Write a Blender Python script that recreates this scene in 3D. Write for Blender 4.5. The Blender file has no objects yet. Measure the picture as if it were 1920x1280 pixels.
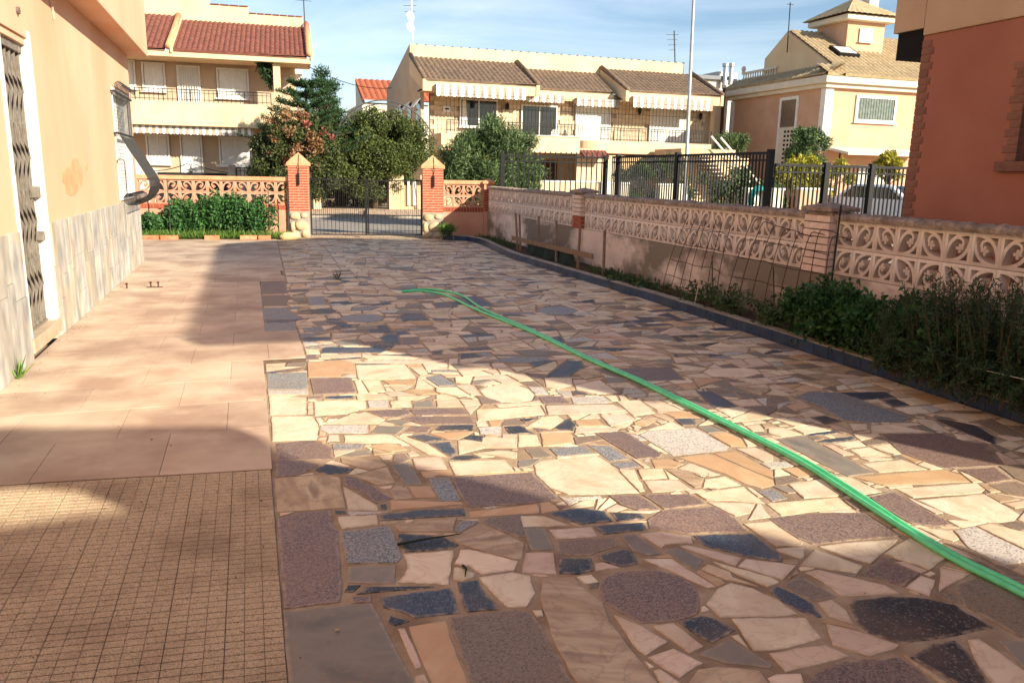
import bpy, math, random
import numpy as np
from mathutils import Vector, Matrix, Euler
random.seed(7)
RNG = np.random.default_rng(11)
scene = bpy.context.scene
col = scene.collection
R = math.radians

# ---------------------------------------------------------------- camera
PITCH, YAW, ROLL, FPX, CAMH = R(12.07), R(18.43), R(-1.147), 1475.0, 1.6
fwd = Vector((math.sin(YAW)*math.cos(PITCH), math.cos(YAW)*math.cos(PITCH), -math.sin(PITCH)))
rt0 = Vector((math.cos(YAW), -math.sin(YAW), 0)); dn0 = fwd.cross(rt0)
RT = rt0*math.cos(ROLL) + dn0*math.sin(ROLL)
DN = dn0*math.cos(ROLL) - rt0*math.sin(ROLL)
CAM = Vector((0, 0, CAMH))
cd = bpy.data.cameras.new('camera'); cam = bpy.data.objects.new('camera', cd); col.objects.link(cam)
m3 = Matrix((RT, -DN, -fwd)).transposed()
cam.matrix_world = Matrix.Translation(CAM) @ m3.to_4x4()
cd.sensor_width = 36.0; cd.lens = FPX/1920*36.0; cd.clip_end = 2000; cd.clip_start = 0.05
scene.camera = cam

# ---------------------------------------------------------------- sky, sun, exposure
SUN = Vector((1.0, -1.5, 0.78)).normalized()          # towards the sun
el = math.asin(SUN.z); az = math.atan2(SUN.x, SUN.y)   # azimuth clockwise from +Y
w = bpy.data.worlds.new('World'); scene.world = w; w.use_nodes = True
nt = w.node_tree; nd = nt.nodes; lk = nt.links
bg = nd['Background']
sky = nd.new('ShaderNodeTexSky'); sky.sky_type = 'NISHITA'; sky.sun_disc = False
sky.sun_elevation = el; sky.sun_rotation = az
sky.air_density = 1.0; sky.dust_density = 0.5; sky.ozone_density = 2.2
tc = nd.new('ShaderNodeTexCoord')
mp = nd.new('ShaderNodeMapping'); mp.inputs['Scale'].default_value = (2.2, 3.0, 9.0); mp.inputs['Rotation'].default_value = (0.12, 0.1, 0.5)
nz = nd.new('ShaderNodeTexNoise'); nz.inputs['Scale'].default_value = 1.3; nz.inputs['Detail'].default_value = 9; nz.inputs['Roughness'].default_value = 0.58
nz.inputs['Distortion'].default_value = 0.6
cr = nd.new('ShaderNodeValToRGB'); cr.color_ramp.elements[0].position = 0.44; cr.color_ramp.elements[1].position = 0.74
cr.color_ramp.elements[0].color = (0.0, 0.0, 0.0, 1); cr.color_ramp.elements[1].color = (0.34, 0.34, 0.34, 1)
mx = nd.new('ShaderNodeMix'); mx.data_type = 'RGBA'
lk.new(tc.outputs['Generated'], mp.inputs['Vector']); lk.new(mp.outputs[0], nz.inputs['Vector'])
lk.new(nz.outputs['Fac'], cr.inputs[0]); lk.new(cr.outputs[0], mx.inputs[0])
lk.new(sky.outputs[0], mx.inputs[6]); mx.inputs[7].default_value = (9.0, 9.4, 10.0, 1)
lk.new(mx.outputs[2], bg.inputs['Color']); bg.inputs['Strength'].default_value = 0.085
sd = bpy.data.lights.new('sun', 'SUN'); sun = bpy.data.objects.new('sun', sd); col.objects.link(sun)
sd.energy = 5.0; sd.angle = R(0.53); sd.color = (1.0, 0.91, 0.74)
sun.rotation_euler = SUN.to_track_quat('Z', 'Y').to_euler()
scene.view_settings.view_transform = 'Standard'; scene.view_settings.look = 'None'
scene.view_settings.gamma = 1.0; scene.view_settings.use_curve_mapping = False
scene.view_settings.exposure = 0.96

# ---------------------------------------------------------------- helpers
def ray(u, v): return RT*((u-960)/FPX) + DN*((v-640)/FPX) + fwd
def at(u, v, ax, val):
    d = ray(u, v); t = (val-CAM[ax])/d[ax]; return CAM + d*t
def G(u, v, z=0.0): return at(u, v, 2, z)
def PX(u, v, x): return at(u, v, 0, x)
def PY(u, v, y): return at(u, v, 1, y)

def L(*c):
    """sRGB 0-255 -> linear"""
    o = []
    for x in c:
        x = x/255.0
        o.append(x/12.92 if x <= 0.04045 else ((x+0.055)/1.055)**2.4)
    return tuple(o)

MATS = {}
def mat(name, c1, c2=None, scale=6.0, rough=0.8, bump=0.15, bscale=60.0, metallic=0.0, stretch=(1,1,1), c3=None, s3=0.7, f3=0.35,
        speck=None, tint=False, vary=0.0, detail=6, p0=0.35, p1=0.65, spec=0.35, trans=0.0, p3=(0.45, 0.72)):
    """procedural material: two-tone noise + optional large stains (c3) + optional speckle colours"""
    if name in MATS: return MATS[name]
    m = bpy.data.materials.new(name); m.use_nodes = True; MATS[name] = m
    n = m.node_tree.nodes; l = m.node_tree.links; b = n['Principled BSDF']
    b.inputs['Roughness'].default_value = rough; b.inputs['Metallic'].default_value = metallic
    b.inputs['Specular IOR Level'].default_value = spec
    t = n.new('ShaderNodeTexCoord'); mpn = n.new('ShaderNodeMapping'); mpn.inputs['Scale'].default_value = stretch
    l.new(t.outputs['Object'], mpn.inputs['Vector'])
    oi = n.new('ShaderNodeObjectInfo')
    c2 = c2 or tuple(x*0.85 for x in c1)
    nz = n.new('ShaderNodeTexNoise'); nz.inputs['Scale'].default_value = scale; nz.inputs['Detail'].default_value = detail
    l.new(mpn.outputs[0], nz.inputs['Vector'])
    rp = n.new('ShaderNodeValToRGB'); e = rp.color_ramp.elements
    e[0].position = p0; e[1].position = p1; e[0].color = (*c1, 1); e[1].color = (*c2, 1)
    l.new(nz.outputs['Fac'], rp.inputs[0]); out = rp.outputs[0]
    def mixc(fac, a, bcol, mode='MIX'):
        x = n.new('ShaderNodeMix'); x.data_type = 'RGBA'; x.blend_type = mode
        if isinstance(fac, float): x.inputs[0].default_value = fac
        else: l.new(fac, x.inputs[0])
        l.new(a, x.inputs[6])
        if isinstance(bcol, tuple): x.inputs[7].default_value = (*bcol, 1)
        else: l.new(bcol, x.inputs[7])
        return x.outputs[2]
    if speck:
        sc, cols = speck
        vz = n.new('ShaderNodeTexVoronoi'); vz.inputs['Scale'].default_value = sc
        l.new(t.outputs['Object'], vz.inputs['Vector'])
        sp = n.new('ShaderNodeSeparateColor'); l.new(vz.outputs['Color'], sp.inputs[0])
        rr = n.new('ShaderNodeValToRGB'); rr.color_ramp.interpolation = 'CONSTANT'
        el_ = rr.color_ramp.elements
        for i, (p, c) in enumerate(cols):
            if i < 2: el_[i].position = p; el_[i].color = (*c, 1)
            else:
                q = el_.new(p); q.color = (*c, 1)
        l.new(sp.outputs[0], rr.inputs[0]); out = mixc(0.8, out, rr.outputs[0])
    if c3:
        n3 = n.new('ShaderNodeTexNoise'); n3.inputs['Scale'].default_value = s3; n3.inputs['Detail'].default_value = 5; n3.inputs['Roughness'].default_value = 0.6
        l.new(mpn.outputs[0], n3.inputs['Vector'])
        r3 = n.new('ShaderNodeValToRGB'); r3.color_ramp.elements[0].position = p3[0]; r3.color_ramp.elements[1].position = p3[1]
        r3.color_ramp.elements[1].color = (f3, f3, f3, 1)
        l.new(n3.outputs['Fac'], r3.inputs[0]); out = mixc(r3.outputs[0], out, c3)
    if tint:
        at_ = n.new('ShaderNodeVertexColor'); at_.layer_name = 'tint'
        out = mixc(1.0, out, at_.outputs['Color'], 'MULTIPLY')
    if vary:
        hv = n.new('ShaderNodeHueSaturation'); mr = n.new('ShaderNodeMapRange')
        mr.inputs['To Min'].default_value = 1-vary; mr.inputs['To Max'].default_value = 1+vary
        l.new(oi.outputs['Random'], mr.inputs['Value']); l.new(mr.outputs[0], hv.inputs['Value']); l.new(out, hv.inputs['Color']); out = hv.outputs[0]
    l.new(out, b.inputs['Base Color'])
    if trans:
        b.inputs['Transmission Weight'].default_value = trans
    if bump:
        nb = n.new('ShaderNodeTexNoise'); nb.inputs['Scale'].default_value = bscale; nb.inputs['Detail'].default_value = 4
        l.new(mpn.outputs[0], nb.inputs['Vector'])
        bp = n.new('ShaderNodeBump'); bp.inputs['Strength'].default_value = bump; bp.inputs['Distance'].default_value = 0.01
        l.new(nb.outputs['Fac'], bp.inputs['Height']); l.new(bp.outputs[0], b.inputs['Normal'])
    return m

def leafmat(name, c1, c2, rough=0.55, sub=0.25):
    if name in MATS: return MATS[name]
    m = bpy.data.materials.new(name); m.use_nodes = True; MATS[name] = m
    n = m.node_tree.nodes; l = m.node_tree.links; b = n['Principled BSDF']
    g = n.new('ShaderNodeNewGeometry')
    rp = n.new('ShaderNodeValToRGB'); rp.color_ramp.elements[0].color = (*c1, 1); rp.color_ramp.elements[1].color = (*c2, 1)
    l.new(g.outputs['Random Per Island'], rp.inputs[0]); l.new(rp.outputs[0], b.inputs['Base Color'])
    b.inputs['Roughness'].default_value = rough; b.inputs['Specular IOR Level'].default_value = 0.3
    tr = n.new('ShaderNodeBsdfTranslucent'); l.new(rp.outputs[0], tr.inputs['Color'])
    ms = n.new('ShaderNodeMixShader'); ms.inputs[0].default_value = sub
    o = n['Material Output']; l.new(b.outputs[0], ms.inputs[1]); l.new(tr.outputs[0], ms.inputs[2]); l.new(ms.outputs[0], o.inputs['Surface'])
    return m

def tag(o, label=None, cat=None, group=None, kind=None):
    if label: o['label'] = label
    if cat: o['category'] = cat
    if group: o['group'] = group
    if kind: o['kind'] = kind
    return o
def thing(name, label, cat, loc=(0, 0, 0), group=None):
    o = bpy.data.objects.new(name, None); col.objects.link(o); o.location = loc; o.empty_display_size = 0.2
    return tag(o, label, cat, group)
def wloc(o):
    v = Vector(o.location)
    while o.parent: o = o.parent; v = v + Vector(o.location)
    return v
def link(name, me, parent=None, loc=None):
    o = bpy.data.objects.new(name, me); col.objects.link(o)
    if parent:
        o.parent = parent
        o.location = -wloc(parent) if loc is None else loc
    elif loc is not None: o.location = loc
    return o

class MB:
    """mesh builder; xf maps local to world coordinates"""
    def __init__(s, xf=None): s.v = []; s.f = []; s.xf = xf
    def add(s, vs, fs):
        o = len(s.v)
        s.v += [tuple(s.xf @ Vector(p)) if s.xf else tuple(p) for p in vs]
        s.f += [tuple(i+o for i in f) for f in fs]; return s
    def box(s, x0, y0, z0, x1, y1, z1):
        x0, x1 = sorted((x0, x1)); y0, y1 = sorted((y0, y1)); z0, z1 = sorted((z0, z1))
        return s.add([(x0,y0,z0),(x1,y0,z0),(x1,y1,z0),(x0,y1,z0),(x0,y0,z1),(x1,y0,z1),(x1,y1,z1),(x0,y1,z1)],
                     [(0,3,2,1),(4,5,6,7),(0,1,5,4),(1,2,6,5),(2,3,7,6),(3,0,4,7)])
    def cbox(s, c, d, ch=0.004):
        """box with chamfered vertical+top edges, centre c, size d"""
        x, y, z = c; a, b, h = d[0]/2, d[1]/2, d[2]/2
        def ring(zz, i):
            return [(x-a+i,y-b+i,zz),(x+a-i,y-b+i,zz),(x+a-i,y+b-i,zz),(x-a+i,y+b-i,zz)]
        vs = ring(z-h, ch)+ring(z-h+ch, 0)+ring(z+h-ch, 0)+ring(z+h, ch); fs = [(3,2,1,0),(12,13,14,15)]
        for k in range(3):
            for j in range(4):
                fs.append((k*4+j, k*4+(j+1)%4, k*4+4+(j+1)%4, k*4+4+j))
        return s.add(vs, fs)
    def prism(s, pts, z0, z1, axis=2):
        """extrude 2D polygon along axis (2: xy->z, 1: xz->y, 0: yz->x)"""
        n = len(pts)
        def P(p, h): return (p[0],p[1],h) if axis == 2 else ((p[0],h,p[1]) if axis == 1 else (h,p[0],p[1]))
        vs = [P(p, z0) for p in pts]+[P(p, z1) for p in pts]
        fs = [tuple(range(n))[::-1], tuple(range(n, 2*n))]+[(i,(i+1)%n,n+(i+1)%n,n+i) for i in range(n)]
        return s.add(vs, fs)
    def tube(s, pts, r, n=6, cap=True):
        pts = [Vector(p) for p in pts]; m = len(pts); rs = r if isinstance(r, (list, tuple)) else [r]*m
        vs = []; fs = []; up = None
        for i, p in enumerate(pts):
            d = (pts[min(i+1, m-1)]-pts[max(i-1, 0)])
            if d.length < 1e-9: d = Vector((0,0,1))
            d.normalize()
            if up is None: up = Vector((0,0,1)) if abs(d.z) < 0.9 else Vector((1,0,0))
            a = d.cross(up)
            if a.length < 1e-6: a = d.orthogonal()
            a.normalize(); b = a.cross(d).normalized(); up = b
            for k in range(n):
                t = 2*math.pi*k/n; vs.append(tuple(p+(a*math.cos(t)+b*math.sin(t))*rs[i]))
        for i in range(m-1):
            for k in range(n): fs.append((i*n+k, i*n+(k+1)%n, (i+1)*n+(k+1)%n, (i+1)*n+k))
        if cap: fs.append(tuple(range(n))[::-1]); fs.append(tuple(range((m-1)*n, m*n)))
        return s.add(vs, fs)
    def bar(s, p, q, w, d=None, side=(0,0,1)):
        """rectangular bar from p to q"""
        p = Vector(p); q = Vector(q); d = w if d is None else d; a = (q-p).normalized()
        u = a.cross(Vector(side))
        if u.length < 1e-5: u = a.orthogonal()
        u.normalize(); vv = a.cross(u).normalized()
        vs = [tuple(b+u*(i*w/2)+vv*(j*d/2)) for b in (p, q) for i, j in ((-1,-1),(1,-1),(1,1),(-1,1))]
        return s.add(vs, [(0,1,2,3),(7,6,5,4),(0,4,5,1),(1,5,6,2),(2,6,7,3),(3,7,4,0)])
    def lathe(s, c, prof, n=16):
        vs = []; fs = []
        for r, z in prof:
            for k in range(n): t = 2*math.pi*k/n; vs.append((c[0]+r*math.cos(t), c[1]+r*math.sin(t), c[2]+z))
        for i in range(len(prof)-1):
            for k in range(n): fs.append((i*n+k, i*n+(k+1)%n, (i+1)*n+(k+1)%n, (i+1)*n+k))
        fs.append(tuple(range(n))[::-1]); fs.append(tuple(range((len(prof)-1)*n, len(prof)*n)))
        return s.add(vs, fs)
    def mesh(s, name, m, smooth=False):
        me = bpy.data.meshes.new(name); me.from_pydata(s.v, [], s.f); me.update()
        for x in (m if isinstance(m, (list, tuple)) else [m]): me.materials.append(x)
        if smooth: me.polygons.foreach_set('use_smooth', [True]*len(me.polygons))
        return me
    def build(s, name, m, parent=None, smooth=False, bevel=0.0, fix=True):
        me = s.mesh(name, m, smooth)
        if fix:
            import bmesh
            bm = bmesh.new(); bm.from_mesh(me); bmesh.ops.recalc_face_normals(bm, faces=bm.faces); bm.to_mesh(me); bm.free()
        o = link(name, me, parent)
        if bevel:
            bv = o.modifiers.new('bevel', 'BEVEL'); bv.width = bevel; bv.segments = 2; bv.limit_method = 'ANGLE'
        return o
def B(name, m, parent, *boxes, bevel=0.0, **k):
    b = MB()
    for x in boxes: b.box(*x)
    return b.build(name, m, parent, bevel=bevel, **k)
def copy_tree(o, parent=None):
    c = o.copy(); col.objects.link(c); c.parent = parent
    for ch in list(o.children): copy_tree(ch, c)
    return c

def arc(cx, cy, r, a0, a1, n=10):
    return [(cx+r*math.cos(a0+(a1-a0)*i/n), cy+r*math.sin(a0+(a1-a0)*i/n)) for i in range(n+1)]

def leaves(name, m, parent, pos, size, aspect=0.45, up=0.3, fold=0.25, outward=None, rnd=0.35, kite=True):
    """many small folded leaves at pos (n,3); size scalar or (n,)"""
    pos = np.asarray(pos, float); n = len(pos); rg = RNG
    d = rg.normal(size=(n, 3))
    if outward is not None:
        o = pos-np.asarray(outward); o /= (np.linalg.norm(o, axis=1, keepdims=True)+1e-6); d = d*0.6+o*0.9
    d[:, 2] += up; d /= np.linalg.norm(d, axis=1, keepdims=True)
    a = np.cross(d, rg.normal(size=(n, 3))); a /= np.linalg.norm(a, axis=1, keepdims=True)+1e-9
    nn = np.cross(a, d)
    sz = (np.ones(n)*size)*(1+rnd*rg.uniform(-1, 1, n)); L_ = sz[:, None]; W_ = L_*aspect
    p0 = pos; p1 = pos+d*L_*0.45+a*W_*0.5+nn*W_*fold; p2 = pos+d*L_; p3 = pos+d*L_*0.45-a*W_*0.5+nn*W_*fold
    V = np.stack([p0, p1, p2, p3], 1).reshape(-1, 3)
    me = bpy.data.meshes.new(name); me.vertices.add(4*n); me.vertices.foreach_set('co', V.ravel())
    idx = (np.arange(n)[:, None]*4+np.array([0, 1, 2, 0, 2, 3])).ravel()
    me.loops.add(6*n); me.loops.foreach_set('vertex_index', idx.astype(np.int32))
    me.polygons.add(2*n); me.polygons.foreach_set('loop_start', (np.arange(2*n)*3).astype(np.int32))
    me.update(calc_edges=True); me.materials.append(m)
    return link(name, me, parent)

def blob_points(blobs, n, shell=0.55):
    """points in the outer shell of many small ellipsoids [(cx,cy,cz,rx,ry,rz)]"""
    bl = np.array(blobs, float); wgt = (bl[:, 3]*bl[:, 4]*bl[:, 5])**(2/3); k = RNG.choice(len(bl), n, p=wgt/wgt.sum())
    d = RNG.normal(size=(n, 3)); d /= np.linalg.norm(d, axis=1, keepdims=True)
    r = RNG.uniform(shell, 1.0, n)**0.7
    return bl[k, :3]+d*bl[k, 3:]*r[:, None]
def clump_blobs(c, rad, n, rs, flat=1.0, seed=0, low=-1.0):
    """n sub-clumps spread through ellipsoid c, rad"""
    rg = np.random.default_rng(seed); out = []
    while len(out) < n:
        d = rg.uniform(-1, 1, 3)
        if np.dot(d, d) > 1 or d[2] < low: continue
        if np.dot(d, d) < 0.15: continue
        s = rs*rg.uniform(0.6, 1.3)
        out.append((c[0]+d[0]*rad[0], c[1]+d[1]*rad[1], c[2]+d[2]*rad[2], s, s, s*flat))
    return out
def branchy(mb, base, tips, r0, r1=0.01, n=6):
    base = Vector(base)
    for t in tips:
        t = Vector(t); mid = base.lerp(t, 0.5)+Vector((random.uniform(-.08,.08), random.uniform(-.08,.08), random.uniform(0,.15)))*(t-base).length
        mb.tube([base, base.lerp(mid, .5), mid, mid.lerp(t, .5), t], [r0, r0*.85, r0*.6, r0*.4, r1], n)

# ================================================================ materials shared
M_TERR = mat('terracotta_tile', L(212,188,162), L(198,172,146), scale=3.0, rough=0.62, bump=0.08, bscale=40, c3=L(158,126,106), s3=1.3, f3=0.7, vary=0.09, p3=(0.42, 0.62))
M_MORTAR = mat('mortar', L(184,162,136), L(156,132,106), scale=9, rough=0.95, bump=0.5, bscale=70, c3=L(104,80,62), s3=2.2, f3=0.7)
M_GRID = mat('grid_tile', L(204,182,150), L(182,158,128), scale=22, rough=0.9, bump=0.5, bscale=160, c3=L(120,96,80), s3=2.0, f3=0.6, speck=(260,[(0.0,L(206,182,148)),(0.55,L(184,158,126)),(0.8,L(166,144,120)),(0.93,L(116,102,88))]))
M_GROOVE = mat('groove_grout', L(132,108,86), L(100,80,64), scale=14, rough=1.0, bump=0.4)
M_SOIL = mat('soil', L(96,70,50), L(62,44,32), scale=9, rough=1.0, bump=0.9, bscale=50)
M_DUST = mat('dusty_ground', L(170,150,125), L(140,122,100), scale=0.6, rough=1.0, bump=0.3, bscale=20)
M_ASPH = mat('asphalt', L(158,148,138), L(136,128,118), scale=2.0, rough=0.95, bump=0.4, bscale=220)
M_PAVE = mat('pavement', L(196,170,142), L(176,150,124), scale=3.0, rough=0.95, bump=0.3, bscale=60)
M_CONC = mat('concrete', L(178,168,152), L(146,136,122), scale=6, rough=0.95, bump=0.35, bscale=70, c3=L(110,100,88), s3=1.4, f3=0.5)
M_IRON = mat('black_iron', L(24,24,26), L(34,32,31), scale=30, rough=0.6, bump=0.1, spec=0.25)
M_GREYIRON = mat('grey_iron', L(70,68,66), L(92,88,84), scale=30, rough=0.45, bump=0.1, metallic=0.4)
M_RUST = mat('rusty_iron', L(92,52,34), L(58,38,30), scale=40, rough=0.9, bump=0.4, bscale=120)
M_WHITE = mat('white_paint', L(236,232,224), L(222,216,206), scale=4, rough=0.5, bump=0.04)
M_WOOD = mat('weathered_wood', L(150,124,100), L(112,90,72), scale=12, rough=0.9, bump=0.3, stretch=(6,6,1))

def stonemat(name, cols, vein=None, speck=None, rough=0.55, bump=0.1, bscale=90, vscale=3.0, vstretch=2.0):
    m = bpy.data.materials.new(name); m.use_nodes = True; MATS[name] = m
    n = m.node_tree.nodes; l = m.node_tree.links; b = n['Principled BSDF']; b.inputs['Roughness'].default_value = rough
    b.inputs['Specular IOR Level'].default_value = 0.3
    t = n.new('ShaderNodeTexCoord'); a = n.new('ShaderNodeVertexColor'); a.layer_name = 'tint'
    rot = n.new('ShaderNodeVectorRotate'); rot.rotation_type = 'Z_AXIS'
    mu = n.new('ShaderNodeMath'); mu.operation = 'MULTIPLY'; mu.inputs[1].default_value = 40.0
    l.new(a.outputs['Alpha'], mu.inputs[0]); l.new(mu.outputs[0], rot.inputs['Angle']); l.new(t.outputs['Object'], rot.inputs['Vector'])
    mp = n.new('ShaderNodeMapping'); mp.inputs['Scale'].default_value = (1, vstretch, 1); l.new(rot.outputs[0], mp.inputs['Vector'])
    n1 = n.new('ShaderNodeTexNoise'); n1.inputs['Scale'].default_value = vscale; n1.inputs['Detail'].default_value = 7; n1.inputs['Distortion'].default_value = 0.25
    l.new(mp.outputs[0], n1.inputs['Vector'])
    rp = n.new('ShaderNodeValToRGB'); e = rp.color_ramp.elements; k = len(cols)
    e[0].position = 0.3; e[0].color = (*cols[0], 1); e[1].position = 0.7; e[1].color = (*cols[-1], 1)
    for i in range(1, k-1):
        q = e.new(0.3+0.4*i/(k-1)); q.color = (*cols[i], 1)
    l.new(n1.outputs['Fac'], rp.inputs[0]); out = rp.outputs[0]
    def mixc(fac, x, y, mode='MIX'):
        q = n.new('ShaderNodeMix'); q.data_type = 'RGBA'; q.blend_type = mode
        if isinstance(fac, float): q.inputs[0].default_value = fac
        else: l.new(fac, q.inputs[0])
        l.new(x, q.inputs[6])
        if isinstance(y, tuple): q.inputs[7].default_value = (*y, 1)
        else: l.new(y, q.inputs[7])
        return q.outputs[2]
    if vein:
        n2 = n.new('ShaderNodeTexNoise'); n2.inputs['Scale'].default_value = 5.0; n2.inputs['Detail'].default_value = 4; n2.inputs['Distortion'].default_value = 1.6
        l.new(rot.outputs[0], n2.inputs['Vector'])
        ab = n.new('ShaderNodeMath'); ab.operation = 'SUBTRACT'; ab.inputs[1].default_value = 0.5; l.new(n2.outputs['Fac'], ab.inputs[0])
        a2 = n.new('ShaderNodeMath'); a2.operation = 'ABSOLUTE'; l.new(ab.outputs[0], a2.inputs[0])
        mr = n.new('ShaderNodeMapRange'); mr.inputs['From Max'].default_value = 0.035; mr.inputs['To Min'].default_value = 0.28; mr.inputs['To Max'].default_value = 0.0
        l.new(a2.outputs[0], mr.inputs['Value']); out = mixc(mr.outputs[0], out, vein)
    if speck:
        sc, cc, f = speck
        vz = n.new('ShaderNodeTexVoronoi'); vz.inputs['Scale'].default_value = sc; l.new(t.outputs['Object'], vz.inputs['Vector'])
        sp = n.new('ShaderNodeSeparateColor'); l.new(vz.outputs['Color'], sp.inputs[0])
        rr = n.new('ShaderNodeValToRGB'); rr.color_ramp.interpolation = 'CONSTANT'; el_ = rr.color_ramp.elements
        for i, (p, c) in enumerate(cc):
            q = el_[i] if i < 2 else el_.new(p)
            q.position = p; q.color = (*c, 1)
        l.new(sp.outputs[0], rr.inputs[0]); out = mixc(f, out, rr.outputs[0])
    # worn dirt film that runs over the stones in patches
    n3 = n.new('ShaderNodeTexNoise'); n3.inputs['Scale'].default_value = 2.6; n3.inputs['Detail'].default_value = 6; l.new(t.outputs['Object'], n3.inputs['Vector'])
    r3 = n.new('ShaderNodeValToRGB'); r3.color_ramp.elements[0].position = 0.45; r3.color_ramp.elements[1].position = 0.75; r3.color_ramp.elements[1].color = (.34,.34,.34,1)
    l.new(n3.outputs['Fac'], r3.inputs[0]); out = mixc(r3.outputs[0], out, L(150,118,90))
    out = mixc(1.0, out, a.outputs['Color'], 'MULTIPLY')
    # mortar smeared over the edges of the stone
    sm = n.new('ShaderNodeAttribute'); sm.attribute_name = 'smear'
    n4 = n.new('ShaderNodeTexNoise'); n4.inputs['Scale'].default_value = 26; n4.inputs['Detail'].default_value = 5; l.new(t.outputs['Object'], n4.inputs['Vector'])
    m4 = n.new('ShaderNodeMapRange'); m4.inputs['From Min'].default_value = 0.38; m4.inputs['From Max'].default_value = 0.66; m4.inputs['To Max'].default_value = 0.85; l.new(n4.outputs['Fac'], m4.inputs['Value'])
    x4 = n.new('ShaderNodeMath'); x4.operation = 'MULTIPLY'; l.new(m4.outputs[0], x4.inputs[0]); l.new(sm.outputs['Fac'], x4.inputs[1])
    out = mixc(x4.outputs[0], out, L(180,156,130)); l.new(out, b.inputs['Base Color'])
    nb = n.new('ShaderNodeTexNoise'); nb.inputs['Scale'].default_value = bscale; nb.inputs['Detail'].default_value = 3; l.new(t.outputs['Object'], nb.inputs['Vector'])
    bp = n.new('ShaderNodeBump'); bp.inputs['Strength'].default_value = bump; bp.inputs['Distance'].default_value = 0.006
    l.new(nb.outputs['Fac'], bp.inputs['Height']); l.new(bp.outputs[0], b.inputs['Normal'])
    return m
STONE = {
 'c': stonemat('cream_marble', [L(216,194,164), L(226,208,180), L(206,180,148)], vein=L(176,140,100)),
 'p': stonemat('pale_pink_marble', [L(218,194,170), L(210,184,160), L(226,206,184)], vein=L(160,120,98)),
 't': stonemat('tan_veined_marble', [L(192,164,130), L(170,144,116), L(202,178,146), L(150,126,104)], vein=L(110,84,66), vscale=2.2, vstretch=4),
 'o': stonemat('ochre_sandstone', [L(202,168,130), L(194,156,118), L(208,178,142)], bump=0.3),
 'g': stonemat('grey_slate', [L(122,116,106), L(136,128,116), L(108,104,98)], vein=L(158,140,112), rough=0.5),
 'k': stonemat('black_granite', [L(52,54,58), L(66,66,70)], speck=(150,[(0.0,L(44,46,50)),(0.5,L(62,64,70)),(0.85,L(98,98,100)),(0.95,L(140,136,130))],0.6), rough=0.4),
 'b': stonemat('blue_black_granite', [L(62,70,82), L(78,84,94)], speck=(170,[(0.0,L(52,58,70)),(0.45,L(72,80,92)),(0.8,L(104,110,118)),(0.94,L(40,42,48))],0.7), rough=0.4),
 's': stonemat('silver_granite', [L(128,130,132), L(144,144,142)], speck=(170,[(0.0,L(104,108,114)),(0.4,L(150,150,148)),(0.75,L(178,174,168)),(0.9,L(62,64,70))],0.75), rough=0.45),
 'r': stonemat('plum_granite', [L(130,110,100), L(116,98,90)], speck=(150,[(0.0,L(124,102,94)),(0.4,L(146,124,112)),(0.72,L(102,86,82)),(0.92,L(66,60,60))],0.75), rough=0.45),
 'n': stonemat('brown_granite', [L(136,120,104), L(124,108,94)], speck=(150,[(0.0,L(132,114,98)),(0.45,L(150,130,112)),(0.78,L(112,98,86)),(0.93,L(78,70,64))],0.6), rough=0.5),
 'w': stonemat('white_granite', [L(196,186,172), L(208,200,188)], speck=(150,[(0.0,L(202,194,184)),(0.6,L(178,168,158)),(0.8,L(132,126,122)),(0.93,L(84,80,80))],0.7), rough=0.5),
}

# ================================================================ ground sheets
def sheet(name, pts, z, m):
    b = MB(); b.add([(x, y, z) for x, y in pts], [tuple(range(len(pts)))])
    return tag(b.build(name, m), kind='structure')
tag(B('ground', M_DUST, None, (-400,-300,-0.5,400,900,-0.10)), kind='structure')
patio = sheet('patio', [(0.0,-3),(5.0,-3),(5.0,15),(5.3,18.3),(4.4,19.25),(-0.2,19.9),(-3.4,20.2),(-3.4,14.6),(-1.7,14.6),(-1.7,-3)], 0.0, M_MORTAR)

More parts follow.
